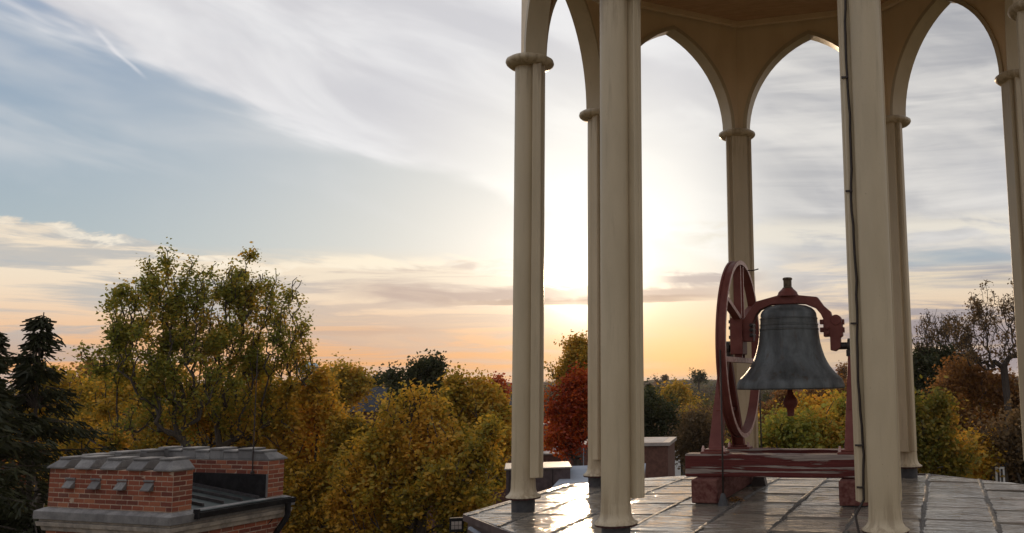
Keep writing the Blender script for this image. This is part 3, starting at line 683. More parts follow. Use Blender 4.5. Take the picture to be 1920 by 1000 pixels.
# front parapet: mortar core, bricks, stone merlons, weep stones
core = tz(G().box(-LEN-.003, .003, -.003, WT-.006, ZB-.005, ZT)).obj('front_parapet', M['mortar'], tw)
weep_x = [-.455-.53*k for k in range(4)]
sk = lambda x, c: c in (4, 5) and any(abs((-LEN+x)-w) < .12 for w in weep_x)
lay(core, (-LEN, 0, 0), (1, 0, 0), (0, -1, 0), ZB+.008, LEN, 8)
lay(core, (0, 0, 0), (0, 1, 0), (1, 0, 0), ZB+.008, WT, 8, None, 1)
def merlon(parent, xc, w, y0, y1, cornerside=0, axis='x', outer=-1):
    """saddle stone: slab on top, battered faces down to an overhanging drip"""
    g = G(); o = .055; b = ZT+.004; oa, ob = (o, .006) if outer < 0 else (.006, o); ia, ib = (.06, .0) if outer < 0 else (.0, .06); hj = rb.uniform(-.007, .009) if outer < 0 else (.020 if int(round(-xc*10)) % 2 else -.012)
    xl, xr = xc-w/2, xc+w/2; el_ = o if cornerside < 0 else 0; er = o if cornerside > 0 else 0
    il = .07 if cornerside < 0 else 0.; ir = .07 if cornerside > 0 else 0.
    P = [(xl-el_, y0-oa, b), (xr+er, y0-oa, b), (xr+er, y1+ob, b), (xl-el_, y1+ob, b), (xl-el_, y0-oa, b+.022), (xr+er, y0-oa, b+.022), (xr+er, y1+ob, b+.022), (xl-el_, y1+ob, b+.022)]
    g.hexa(P)
    P = [(xl-el_, y0-oa, b+.0225), (xr+er, y0-oa, b+.0225), (xr+er, y1+ob, b+.0225), (xl-el_, y1+ob, b+.0225),
         (xl+il, y0+ia, b+.135+hj), (xr-ir, y0+ia, b+.135+hj), (xr-ir, y1-ib, b+.135+hj), (xl+il, y1-ib, b+.135+hj)]
    g.hexa(P)
    g.box(xl+il+.006, xr-ir-.006, y0+ia-.02, y1-ib+.02, b+.1355+hj, b+.168+hj)
    if axis == 'y': g.v = [(yy, xx, z) for xx, yy, z in g.v]
    return tz(g).obj('merlon', M['stone'], parent, bev=.008)
for k in range(5): merlon(core, -.185-.53*k, .315, 0, WT, 1 if k == 0 else (-1 if k == 4 else 0))
for w in weep_x:
    g = G(); z = ZB+.285
    g.hexa([(w-.09, -.085, z), (w+.09, -.085, z), (w+.09, .02, z), (w-.09, .02, z), (w-.09, -.085, z+.018), (w+.09, -.085, z+.018), (w+.09, .0, z+.120), (w-.09, .0, z+.120)])
    g.box(w-.10, w+.10, -.028, .03, z+.1205, z+.150); tz(g).obj('sill_stone', M['stone'], core, bev=.006)
    for s in (-.45,): pass
# back parapet
bk = tz(G().box(-LEN+.004, .003, DEP-WT-.003, DEP-.006, ZB-.005, ZT)).obj('back_parapet', M['mortar'], tw)
lay(bk, (-LEN+WT, DEP-WT, 0), (1, 0, 0), (0, -1, 0), ZB+.008+5*(BH+JT), LEN-WT, 3)
lay(bk, (0, DEP-WT, 0), (0, 1, 0), (1, 0, 0), ZB+.008, WT, 8, None, 1)
for k in range(8): merlon(bk, -.19-.302*k, .292 if k % 2 else .305, DEP-WT, DEP, 1 if k == 0 else (-1 if k == 7 else 0), 'x', 1)
# left parapet
lf = tz(G().box(-LEN+.006, -LEN+WT-.006, WT-.004, DEP-WT+.004, ZB-.005, ZT)).obj('left_parapet', M['mortar'], tw)
lay(lf, (-LEN+WT, WT, 0), (0, 1, 0), (1, 0, 0), ZB+.008+5*(BH+JT), DEP-2*WT, 3)
for k in range(3): merlon(lf, WT+.28+.45*k, .34, -LEN, -LEN+WT, 0, 'y')
# sloping metal roof, upstand membrane, seams, gutter
xa, xb_ = -LEN+WT-.002, .115; za, zb_ = -1.50, -1.775; y0, y1 = WT+.002, DEP-WT-.004
rf = tz(G().hexa([(xa, y0, za-.03), (0, y0, zb_-.05), (0, y1, zb_-.05), (xa, y1, za-.03), (xa, y0, za), (0, y0, zb_+.012), (0, y1, zb_+.012), (xa, y1, za)])).obj('roof', M['roofmetal'], tw)
tz(G().hexa([(0.001, y0, zb_-.05), (xb_, y0-.0, zb_-.06), (xb_, DEP-.05, zb_-.06), (0.001, DEP-.05, zb_-.05), (0.001, y0, zb_+.0118), (xb_, y0, zb_-.002), (xb_, DEP-.05, zb_-.002), (0.001, DEP-.05, zb_+.0118)])).obj('roof_skirt', M['roofmetal'], rf)
sl_ = lambda x: za+(zb_+.012-za)*(x-xa)/(0-xa)
for k, yy in enumerate((.62, .95, 1.28, 1.60)):
    xe = (-.10, -.07, -.05, -.04)[k]
    tz(G().hexa([(xa, yy-.018, za-.002), (xe, yy-.018, sl_(xe)-.002), (xe, yy+.018, sl_(xe)-.002), (xa, yy+.018, za-.002), (xa, yy-.012, za+.045), (xe, yy-.012, sl_(xe)+.045), (xe, yy+.012, sl_(xe)+.045), (xa, yy+.012, za+.045)])).obj('roof_seam', M['seamdark'], rf)
tz(G().box(xa+.004, -.02, DEP-WT-.022, DEP-WT-.002, -1.80, ZB+.356)).obj('membrane_upstand', M['membrane'], tw, bev=.004)
tz(G().box(-.018, .0, DEP-WT-.024, DEP-WT+.002, ZB+.01, ZB+.36)).obj('lead_flashing', M['stone'], tw)
g = G(); gu = [(xb_+.0, zb_-.09), (xb_+.085, zb_-.09), (xb_+.10, zb_-.01), (xb_+.092, zb_-.01), (xb_+.078, zb_-.08), (xb_+.008, zb_-.08), (xb_+.008, zb_-.004), (xb_, zb_-.004)]
V = [(x, WT-.03, z) for x, z in gu]+[(x, DEP+.06, z) for x, z in gu]; n = len(gu)
g.add(V, [(i, (i+1) % n, n+(i+1) % n, n+i) for i in range(n)]+[tuple(range(n)), tuple(range(2*n-1, n-1, -1))])
g.box(xb_-.01, xb_+.09, WT-.06, WT-.03, zb_-.10, zb_+.035)
gt = tz(g).obj('gutter', M['membrane'], tw)
tz(G().tube([(xb_+.045, DEP-.05, zb_-.08), (xb_+.045, DEP-.05, zb_-.26), (xb_+.03, DEP-.06, zb_-.32), (.00, DEP-.16, zb_-.60), (-.01, DEP-.18, zb_-.70), (-.01, DEP-.18, zb_-3.)], .045, 10)).obj('downpipe', M['membrane'], tw, smooth=True, auto=50)
tz(G().tube([(xb_-.08, DEP-.20, zb_-.16), (xb_-.09, DEP-.24, zb_-.34), (xb_-.12, DEP-.30, zb_-.40), (-.075+.08, DEP-.30, zb_-.9)], .008, 6)).obj('lead_wire', M['membrane'], tw)
tz(G().lathe([(.03, -1.40), (.03, -1.36), (.010, -1.34), (.009, -.4), (.007, .45), (.001, .62)], 8, c=(-.30, DEP-WT-.03))).obj('lightning_rod', M['iron'], tw)
# cornice: sloping shelf, drip face, mouldings, all round
def band(o0, o1, z0, z1, name, m_, ot=None):
    ot = o1 if ot is None else ot
    g = G().hexa([(-LEN-o1, -o1, z0), (o1, -o1, z0), (o1, DEP+o1, z0), (-LEN-o1, DEP+o1, z0), (-LEN-ot, -ot, z1), (ot, -ot, z1), (ot, DEP+ot, z1), (-LEN-ot, DEP+ot, z1)])
    return tz(g).obj(name, m_, tw, bev=.006)
band(0, .130, ZB-.050, ZB-.008, 'cornice_shelf', M['stone'], .03)
band(0, .130, ZB-.165, ZB-.0505, 'cornice_face', M['stone'])
band(0, .075, ZB-.205, ZB-.1655, 'cornice_recess', M['cornice'])
band(0, .095, ZB-.270, ZB-.2055, 'cornice_moulding', M['cornice'], .110)
band(0, .045, ZB-.340, ZB-.2705, 'cornice_moulding', M['cornice'], .06)
ZW = ZB-.341
sh_ = tz(G().box(-LEN-.003, .003, -.003, DEP-.006, -EYE, ZW)).obj('tower_wall', M['mortar'], tw)
lay(sh_, (0, 0, 0), (0, 1, 0), (1, 0, 0), ZW-.065-.07*4, DEP, 5)
lay(sh_, (-LEN, 0, 0), (1, 0, 0), (0, -1, 0), ZW-.065-.07*4, LEN, 5)

# ================================================================== ROOFS, HOUSES AND STREET FURNITURE BELOW
M['bark'] = two('bark', (.045, .035, .028), (.085, .068, .052), 9, .9, (3, 3, .6), bd=.02)
M['brown'] = two('brown_brick_far', (.10, .045, .034), (.15, .07, .05), 6, .9)
M['coping'] = two('pale_coping', (.38, .33, .30), (.26, .23, .21), 4, .8)
M['slate'] = two('blue_slate_roof', (.035, .038, .05), (.06, .063, .075), 2.5, .85, spec=.15)
M['zinc'] = two('pale_zinc_sheet', (.26, .29, .34), (.32, .35, .40), 1.2, 1., spec=.0)
M['lid'] = two('pale_lid_sheet', (.20, .18, .16), (.27, .25, .22), 3, .5, spec=.3)
M['white'] = two('white_clapboard', (.62, .62, .60), (.72, .72, .70), 4, .7)
M['glass'] = two('dark_window_glass', (.02, .022, .028), (.04, .04, .05), 2, .12, spec=.9)
M['gravel'] = two('roof_gravel', (.34, .33, .34), (.22, .215, .22), 1.5, .9)
M['tanblue'] = two('water_tank_paint', (.30, .42, .52), (.36, .48, .56), 1, .5)
def house(name, label, cat, p, rz, w, d, h, wallm, roofm, flat=True, win=(), roofh=0., over=.25, extra=None, group=None):
    """p: point of the near left top corner of the wall; the wall runs down to the ground"""
    e = empty(name, (p.x, p.y, p.z), rz, label, cat, group); hh = p.z
    ov = .03 if flat else over
    G().box(0, w, 0, d, -hh, -.02).obj('wall', wallm, e)
    if flat:
        G().box(-.08, w+.08, -.08, d+.08, -.02, .10).obj('coping', M['coping'], e); G().box(.2, w-.2, .2, d-.2, .101, .106).obj('roof', roofm, e)
    else:
        g = G().add([(-over, -over, 0), (w+over, -over, 0), (w+over, d+over, 0), (-over, d+over, 0), (-over, d/2, roofh), (w+over, d/2, roofh)], [(0, 1, 5, 4), (2, 3, 4, 5), (0, 4, 3), (1, 2, 5), (0, 3, 2, 1)])
        g.obj('roof', roofm, e)
    for (x, z, ww, wh) in win:
        f = G().box(x-.06, x+ww+.06, -.05, -.003, z-.06, z+wh+.06).obj('window', M['white'], e)
        G().box(x, x+ww/2-.02, -.062, -.051, z, z+wh).obj('pane', M['glass'], f); G().box(x+ww/2+.02, x+ww, -.062, -.051, z, z+wh).obj('pane', M['glass'], f)
    return e
# dark penthouse box with a bright lid, left of the front column
p = at(949, 879, 16.5)
e = empty('roof_box', p, .18, 'low dark rooftop box with a flat pale lid behind the front left column', 'roof vent')
G().box(0, 1.10, 0, 1.1, -1.6, -.03).obj('box_body', M['edge'], e); G().box(-.03, 1.13, -.03, 1.13, -.028, .0).obj('lid', M['lid'], e, bev=.01)
G().box(.02, 1.10, -.06, 1.1, -3.6, -.42).obj('box_base', M['brown'], e)
for k in range(3): G().box(.05+.37*k, .06+.37*k, -.011, -.001, -.40, -.03).obj('box_joint', M['membrane'], e)
# sloping pale sheet-metal roof
a_, b_, c_, d_ = at(1072, 874, 18.), at(1211, 869, 18.4), at(1205, 905, 16.2), at(1028, 921, 15.6)
e = empty('metal_lean_to', d_, 0, 'pale blue grey sloping sheet metal roof just behind the deck edge', 'roof')
V = [q-d_ for q in (d_, c_, b_, a_)]; V = [Vector(v) for v in V]+[Vector(v)-Vector((0, 0, .06)) for v in V]
mk('roof_sheet', V, [(0, 1, 2, 3), (7, 6, 5, 4), (0, 4, 5, 1), (1, 5, 6, 2), (2, 6, 7, 3), (3, 7, 4, 0)], M['zinc'], e)
V2 = [Vector(v)-Vector((0, 0, .07)) for v in V[:4]]; low = [Vector((v.x, v.y, v.z-3)) for v in V2]
mk('wall', low+V2, [(0, 1, 2, 3), (4, 5, 6, 7), (0, 1, 5, 4), (1, 2, 6, 5), (2, 3, 7, 6), (3, 0, 4, 7)], M['brown'], e)
# brown penthouse with a pale coping
p = at(1150, 836, 34.); house('brick_penthouse', 'brown brick rooftop block with pale coping right of the front left cupola column', 'building', p, -.06, 1.95, 3, 8, M['brown'], M['gravel'])
# flat roofed blocks between the left columns
p = at(1012, 853, 78.); e = house('flat_roofed_building', 'long low building with a pale gravel flat roof seen between the left columns', 'building', p, -.02, 5.2, 18, 8, M['brown'], M['gravel'])
p = at(1078, 836, 70.); house('brick_block', 'small brown brick block with a pale coping at the foot of the red tree', 'building', p, -.02, 2.6, 3, 8, M['brown'], M['gravel'])
p = at(1010, 806, 92.); house('brick_building', 'dark brick building with white framed windows left of the red tree', 'building', p, .0, 2.6, 6, 8, M['brown'], M['gravel'], win=[(.95, -1.0, .95, .5), (.95, -2.1, .95, .55)])
p = at(945, 800, 84.); house('brick_building', 'dark brown brick building half hidden by the yellow tree beside the front left column', 'building', p, .0, 3.2, 6, 8, M['brown'], M['gravel'])
# roofs among the trees
p = at(632, 773, 62.); house('slate_roofed_house', 'house with a broad dark blue slate roof and two bright skylights among the yellow trees', 'house', p, .03, 5.2, 6, 8, M['brown'], M['slate'], False, roofh=1.6)
for k, dx_ in enumerate((.35, .85)):
    o = G().box(0, .28, 0, .03, 0, .17).obj('skylight', M['white'], bpy.data.objects['slate_roofed_house']); o.location = (dx_, 1.2, .82); o.rotation_euler = (-.9, 0, 0)
p = at(918, 775, 70.); house('grey_roofed_house', 'house with a dull grey roof behind the yellow tree near the front left column', 'house', p, .0, 3., 6, 8, M['brown'], M['slate'], False, roofh=1.)
p = at(1246, 800, 80.); house('white_house', 'small white clapboard house with a gabled roof in front of the far woods', 'house', p, .25, 1.35, 1.8, 8, M['white'], M['slate'], False, roofh=1., win=[(.3, -.8, .3, .5)])
p = at(1325, 818, 66.); house('white_garage', 'little white building glimpsed beside the left stand of the bell frame', 'house', p, .2, .8, 1.5, 8, M['white'], M['slate'], False, roofh=.5)
p = at(1858, 872, 29.5); house('brown_gabled_house', 'brown house with a tall narrow pale framed window behind the rust coloured tree', 'house', p, -.05, .50, 2, 8, M['bark'], M['bark'], False, roofh=.22, over=.08, win=[(.17, -.60, .16, .48)])
p = at(1885, 806, 34.); e = empty('brick_chimney', p, .1, 'orange red brick chimney stack with a dark cap behind the right column', 'chimney')
G().box(0, .5, 0, .5, -6, -.08).obj('stack', M['brick'], e); G().box(-.05, .55, -.05, .55, -.079, .0).obj('cap', M['membrane'], e); G().box(.14, .36, .1, .4, .001, .16).obj('pot', M['brick'], e)
# water tower on the skyline
p = at(577, 694, 620.); e = empty('water_tower', (p.x, p.y, 0), 0, 'distant pale blue water tower on the skyline behind the yellow trees', 'water tower')
g = G().lathe([(.5, p.z-3), (5, p.z-2.2), (6.5, p.z), (6.5, p.z+3), (5, p.z+4.6), (.6, p.z+5.2)], 20); g.obj('tank', M['tanblue'], e, smooth=True, auto=40)
for k in range(5): a = k*2*PI/5; G().tube([(5.5*math.cos(a), 5.5*math.sin(a), 0), (5.*math.cos(a), 5.*math.sin(a), p.z-1)], .3, 6).obj('leg', M['tanblue'], e)
# poles and lamps
def pole(px_, ytop, Y, label, r=.05, head=False, name='lamp_post', cat='lamp post'):
    p = at(px_, ytop, Y); e = empty(name, (p.x, p.y, 0), 0, label, cat)
    G().lathe([(r*1.6, 0), (r, 2), (r*.7, p.z)], 8).obj('post', M['zinc'], e)
    if head:
        G().tube([(0, 0, p.z-.1), (.0, -.1, p.z)], r*.8, 6).obj('bracket', M['iron'], e)
        G().lathe([(.03, p.z-.05), (.085, p.z-.04), (.09, p.z), (.06, p.z+.035), (.01, p.z+.045)], 16).obj('lamp_head', M['zinc'], e, smooth=True)
    return e
pole(912, 860, 28., 'grey street lamp head rising out of the yellow tree left of the cupola', .035, True)
pole(1054, 832, 60., 'short pale pole beneath the red tree', .045, False, 'pole', 'pole')
pole(1094, 778, 55., 'tall pale flagpole in front of the red tree', .04, False, 'flagpole', 'flagpole')
pole(1079, 800, 57., 'thin dark post in front of the red tree', .03, False, 'utility_pole', 'pole')
# floodlight under the deck edge
p = at(856, 985, 8.6); e = empty('floodlight', p, .25, 'small black square floodlight with a pale lens at the left corner of the cupola deck', 'floodlight')
G().box(-.062, .062, 0, .05, -.062, .062).obj('lamp_housing', M['membrane'], e, bev=.005)
for i in range(3):
    for j in range(2): G().box(-.045+.031*i, -.018+.031*i, -.006, -.001, -.035+.036*j, -.003+.036*j).obj('lens_cell', M['coping'], e)
G().tube([(0, .03, -.06), (0, .04, -.5)], .014, 6).obj('bracket', M['iron'], e)
p = at(880, 990, 7.9); e = empty('gutter_bracket', p, -.5, 'grey metal bracket under the left edge of the cupola deck', 'bracket')
G().bar((0, 0, 0), (.25, .0, -.10), .03, .02).obj('arm', M['zinc'], e)

# ================================================================== TREES
def leafmat(name, stops, transl=.45, nscale=.6, vary=.5):
    m = bpy.data.materials.new(name); m.use_nodes = True; T = NT(m.node_tree); T.n.clear()
    obj_ = T.node('ShaderNodeTexCoord').outputs['Object']; isl = T.node('ShaderNodeNewGeometry').outputs['Random Per Island']
    nn_ = T.noise(obj_, nscale, 3, .6)
    f = T.m('ADD', T.m('MULTIPLY', isl, 1-vary), T.m('MULTIPLY', T.mr(nn_, .28, .72), vary))
    c = T.ramp(f, stops); d = T.node('ShaderNodeBsdfDiffuse'); t = T.node('ShaderNodeBsdfTranslucent'); T.put(d.inputs[0], c); T.put(t.inputs[0], c)
    mx = T.node('ShaderNodeMixShader'); mx.inputs[0].default_value = transl; T.l.new(d.outputs[0], mx.inputs[1]); T.l.new(t.outputs[0], mx.inputs[2])
    gl = T.node('ShaderNodeBsdfGlossy'); gl.inputs['Roughness'].default_value = .45; gl.inputs[0].default_value = (.5, .5, .5, 1)
    m2 = T.node('ShaderNodeMixShader'); m2.inputs[0].default_value = .035; T.l.new(mx.outputs[0], m2.inputs[1]); T.l.new(gl.outputs[0], m2.inputs[2])
    o = T.node('ShaderNodeOutputMaterial'); T.l.new(m2.outputs[0], o.inputs[0]); return m
L = {
 'olive': leafmat('leaves_olive', [(0, (0.112, 0.142, 0.026)), (.35, (0.237, 0.247, 0.039)), (.6, (0.378, 0.300, 0.043)), (.8, (0.632, 0.375, 0.047)), (1, (0.691, 0.312, 0.053))]),
 'yellow': leafmat('leaves_yellow', [(0, (0.143, 0.132, 0.023)), (.3, (0.332, 0.235, 0.029)), (.55, (0.554, 0.327, 0.035)), (.8, (0.683, 0.346, 0.037)), (1, (0.683, 0.227, 0.035))]),
 'gold': leafmat('leaves_gold_green', [(0, (0.137, 0.145, 0.028)), (.3, (0.318, 0.248, 0.033)), (.6, (0.580, 0.342, 0.037)), (1, (0.707, 0.352, 0.046))]),
 'red': leafmat('leaves_red', [(0, (0.155, 0.024, 0.008)), (.35, (0.361, 0.044, 0.010)), (.7, (0.568, 0.117, 0.014)), (1, (0.542, 0.232, 0.020))]),
 'rust': leafmat('leaves_rust', [(0, (0.103, 0.056, 0.026)), (.35, (0.225, 0.103, 0.033)), (.7, (0.346, 0.160, 0.037)), (1, (0.398, 0.263, 0.054))]),
 'green': leafmat('leaves_green', [(0, (0.086, 0.086, 0.019)), (.45, (0.174, 0.162, 0.027)), (.8, (0.388, 0.249, 0.034)), (1, (0.750, 0.325, 0.037))]),
 'dark': leafmat('leaves_dark_green', [(0, (0.027, 0.035, 0.016)), (.5, (0.053, 0.064, 0.022)), (1, (0.114, 0.096, 0.028))]),
 'brown': leafmat('leaves_brown', [(0, (0.075, 0.053, 0.030)), (.5, (0.150, 0.098, 0.045)), (1, (0.225, 0.135, 0.053))]),
 'needle': leafmat('spruce_needles', [(0, (.016, .017, .008)), (.5, (.028, .032, .013)), (1, (.052, .050, .018))], .12),
}
def quads_mesh(name, V, nq, material, parent, smooth=False):
    me = bpy.data.meshes.new(name); me.vertices.add(nq*4); me.vertices.foreach_set('co', V.astype(np.float32).ravel())
    me.loops.add(nq*4); me.loops.foreach_set('vertex_index', np.arange(nq*4, dtype=np.int32))
    me.polygons.add(nq); me.polygons.foreach_set('loop_start', np.arange(nq, dtype=np.int32)*4)
    me.update(calc_edges=True); me.materials.append(material); o = bpy.data.objects.new(name, me); link(o, parent); return o
def leaf_quads(rng, P, size, flat=.5, aspect=.62):
    n = len(P); a = rng.normal(size=(n, 3)); a[:, 2] = a[:, 2]*.6-.25; a /= np.linalg.norm(a, axis=1)[:, None]
    b = rng.normal(size=(n, 3)); b -= (b*a).sum(1)[:, None]*a; b /= np.linalg.norm(b, axis=1)[:, None]
    s = size*rng.uniform(.6, 1.35, n)[:, None]; c = np.cross(a, b)
    V = np.empty((n, 4, 3)); V[:, 0] = P-a*s*.5; V[:, 1] = P+b*s*aspect*.5-a*s*.08+c*s*.10; V[:, 2] = P+a*s*.55; V[:, 3] = P-b*s*aspect*.5-a*s*.08+c*s*.10
    return V
def skeleton(rng, base, fork, pts, step=.7, jit=.05):
    nodes = [np.array(base, float)]; par = [-1]; d = np.array(fork, float)-nodes[0]; k = max(3, int(np.linalg.norm(d)/1.2))
    for i in range(1, k+1): nodes.append(np.array(base)+d*i/k+rng.normal(size=3)*jit*(i < k)); par.append(len(nodes)-2)
    order = np.argsort(np.linalg.norm(pts-np.array(fork), axis=1)); arr = np.zeros((len(pts)*6+60, 3)); arr[:len(nodes)] = nodes; cnt = len(nodes)
    hub = np.array(fork); plen = np.zeros(len(arr))
    for oi in order:
        p = pts[oi]; dv = arr[1:cnt]-p; dd = np.sqrt((dv[:, 0]*1.35)**2+(dv[:, 1]*1.35)**2+(dv[:, 2]*.75)**2); back = np.maximum(0, arr[1:cnt, 2]-p[2]+.2)*.8
        cost = dd+back+plen[1:cnt]*.10; j = int(np.argmin(cost))+1; L_ = dd[j-1]; m_ = max(1, int(L_/step)); prev = j; q0 = arr[j].copy()
        for t in range(1, m_+1):
            if cnt >= len(arr)-2: break
            f = t/m_; q = q0+(p-q0)*f+rng.normal(size=3)*jit*(.5 if t < m_ else 0); q[2] += .12*L_*math.sin(PI*f)*(-.4)
            arr[cnt] = q; plen[cnt] = plen[prev]+np.linalg.norm(q-arr[prev]); par.append(prev); prev = cnt; cnt += 1
    return arr[:cnt], np.array(par)
def tubes(nodes, par, rad, n=5):
    i = np.arange(1, len(nodes)); A = nodes[par[i]]; B = nodes[i]; D = B-A; ln = np.linalg.norm(D, axis=1)[:, None]+1e-9; D = D/ln
    X = np.cross(D, np.array([.31, .17, .93])); X /= np.linalg.norm(X, axis=1)[:, None]+1e-9; Y = np.cross(D, X)
    ra = np.minimum(rad[par[i]], rad[i]*1.25)[:, None]; rb_ = rad[i][:, None]; B = B+D*ra*.25
    V = np.empty((len(i), n, 4, 3))
    for k in range(n):
        a0, a1 = 2*PI*k/n, 2*PI*(k+1)/n; c0 = X*math.cos(a0)+Y*math.sin(a0); c1 = X*math.cos(a1)+Y*math.sin(a1)
        V[:, k, 0] = A+c0*ra; V[:, k, 1] = A+c1*ra; V[:, k, 2] = B+c1*rb_; V[:, k, 3] = B+c0*rb_
    return V.reshape(-1, 4, 3)
def tree(name, label, kind, base_px, Y, lobes, nleaf, size, nodes=420, trunk=.2, clump=.28, fork=None, seed=1, depth=.8, group=None, cat='tree', bark=None, dens=1., rtip=.011, step=.7, base_xy=None, fill=.25):
    """lobes in picture pixels (x, y, half width, half height) turned into real ellipsoids at distance Y"""
    rng = np.random.default_rng(seed); m = Y/F_PX
    b = at(base_px, 720, Y); b = np.array([b.x, b.y, 0.])
    E_ = []
    for (u, v, ru, rv) in lobes:
        c = at(u, v, Y); E_.append((np.array(c)-b+np.array([0, rng.uniform(-.3, .3)*ru*m, 0]), np.array([ru*m, min(ru, rv*1.2)*m*depth, rv*m])))
    vol = np.array([e[1].prod()**.8 for e in E_]); vol /= vol.sum(); pts = []
    while len(pts) < nodes:
        e = E_[rng.choice(len(E_), p=vol)]; q = rng.normal(size=3); q /= np.linalg.norm(q); q *= rng.uniform(.2, 1.02)**.5
        c = e[0]+q*e[1]; s_ = max(.25, float(e[1].mean())*rng.uniform(.10, .24)); out_ = (c-E_[0][0]*0-e[0]); out_ = out_/(np.linalg.norm(out_)+.01)
        for _ in range(rng.integers(4, 11)):     # an upswept tuft of shoots
            t_ = rng.random(); pts.append(c+(out_*.6+np.array([0, 0, 1.25]))*s_*2.3*(t_-.35)+rng.normal(size=3)*s_*(.75-.5*t_))
    pts = np.array(pts)[:nodes]
    fk = np.array([pts[:, 0].mean()*.5, 0, max(1.5, np.percentile(pts[:, 2], 8)-1.)]) if fork is None else np.array(at(*fork, Y))-b
    N, par = skeleton(rng, (0, 0, 0), fk, pts, step)
    w = np.ones(len(N)); child = np.zeros(len(N), bool)
    for k in range(len(N)-1, 0, -1):
        w[par[k]] += w[k]; child[par[k]] = True
    rad = rtip*w**.62; rad *= 1; sc_ = trunk/max(rad[0], 1e-6); rad = rtip+(rad-rtip)*((trunk-rtip)/max(rad[0]-rtip, 1e-6)) if rad[0] > rtip else rad
    root = empty(name, b, 0, label, cat, group)
    V = tubes(N, par, rad, 5); quads_mesh('trunk', V, len(V), bark or M['bark'], root)
    if nleaf:
        tips = np.where((w < 14))[0]; tips = tips[tips > 3]; keep = rng.random(len(tips)) < .72; tips = tips[keep]; wt = rng.exponential(size=len(tips))**1.5+.06; wt /= wt.sum()
        j = rng.choice(tips, nleaf, p=wt); f = rng.random(nleaf)[:, None]; P = N[j]*(1-f)+N[par[j]]*f
        # small leaf bunches on each twig
        bunch = rng.normal(size=(nleaf//9+1, 3))*clump; bi = rng.integers(0, len(bunch), nleaf); P = P+bunch[bi]*rng.uniform(.5, 1., nleaf)[:, None]+rng.normal(size=(nleaf, 3))*size*.8
        Q = leaf_quads(rng, P, size*rng.uniform(.6, 1.3, nleaf)[:, None]); o = quads_mesh('crown', Q, nleaf, L[kind] if isinstance(kind, str) else kind, root); o['kind'] = 'stuff'
    return root
def spruce(name, label, top_px, Y, half_w, seed, zlow=2., group=None, nb=34):
    rng = np.random.default_rng(seed); t = at(*top_px, Y); H = t.z; root = empty(name, (t.x, t.y, 0), 0, label, 'tree', group)
    N = [np.array([0, 0, 0.])]; par = [-1]; rad = [.20]
    k = 24
    for i in range(1, k+1): N.append(np.array([rng.normal()*.015, rng.normal()*.015, H*i/k])); par.append(i-1); rad.append(.20*(1-i/k)+.012)
    P = []; D = []
    z = H-.18
    while z > zlow:
        f = (H-z)/H; Lm = half_w*min(1, (H-z)/(H*.62))**1.0
        for q in range(rng.integers(4, 7)):
            a = rng.uniform(0, 2*PI); Lb = Lm*rng.uniform(.5, 1.3)*(1-.55*math.exp(-(H-z)/.8))+.03; d = np.array([math.cos(a), math.sin(a), 0]); s0 = np.array([0, 0, z+rng.uniform(-.1, .1)])
            ns = max(3, int(Lb/.22)); prev = int(round(s0[2]/H*k)); prev = min(max(prev, 0), k)
            rise = rng.uniform(.0, .25) if f < .2 else rng.uniform(-.25, .05)
            for t_ in range(1, ns+1):
                g_ = t_/ns; q_ = s0+d*Lb*g_+np.array([0, 0, Lb*(rise*g_-.30*g_*g_+.16*g_**4)])
                N.append(q_); par.append(prev if t_ > 1 else min(max(int(s0[2]/H*k), 0), k)); prev = len(N)-1; rad.append(.028*(1-g_)*min(1, Lb)+.006)
                m_ = 15 if g_ > .12 else 5
                side = np.array([-d[1], d[0], 0]); ww = (.10+.30*Lb*(1-g_)*.55)
                off_ = side[None]*rng.uniform(-1, 1, m_)[:, None]*ww; off_[:, 2] -= np.abs(rng.normal(size=m_))*.10+np.abs(off_[:, 0]+off_[:, 1])*.12
                P.append(q_+off_+rng.normal(size=(m_, 3))*.05)
                dd = d[None]*rng.uniform(.3, 1, m_)[:, None]+side[None]*np.sign(off_@side)[:, None]*rng.uniform(.2, 1, m_)[:, None]; dd[:, 2] -= rng.uniform(.1, .9, m_); D.append(dd)
        z -= rng.uniform(.18, .34)*(1 if f < .15 else 1.4)
    P = np.concatenate(P); D = np.concatenate(D); D /= np.linalg.norm(D, axis=1)[:, None]; b = rng.normal(size=D.shape); b -= (b*D).sum(1)[:, None]*D; b /= np.linalg.norm(b, axis=1)[:, None]
    s = rng.uniform(.12, .26, len(P))[:, None]; w_ = .045; V = np.empty((len(P), 4, 3)); V[:, 0] = P-b*w_*.5; V[:, 1] = P+b*w_*.5; V[:, 2] = P+D*s+b*w_*.35; V[:, 3] = P+D*s-b*w_*.35
    V2 = tubes(np.array(N), np.array(par), np.array(rad), 5); quads_mesh('trunk', V2, len(V2), M['bark'], root); o = quads_mesh('crown', V, len(V), L['needle'], root); o['kind'] = 'stuff'; return root

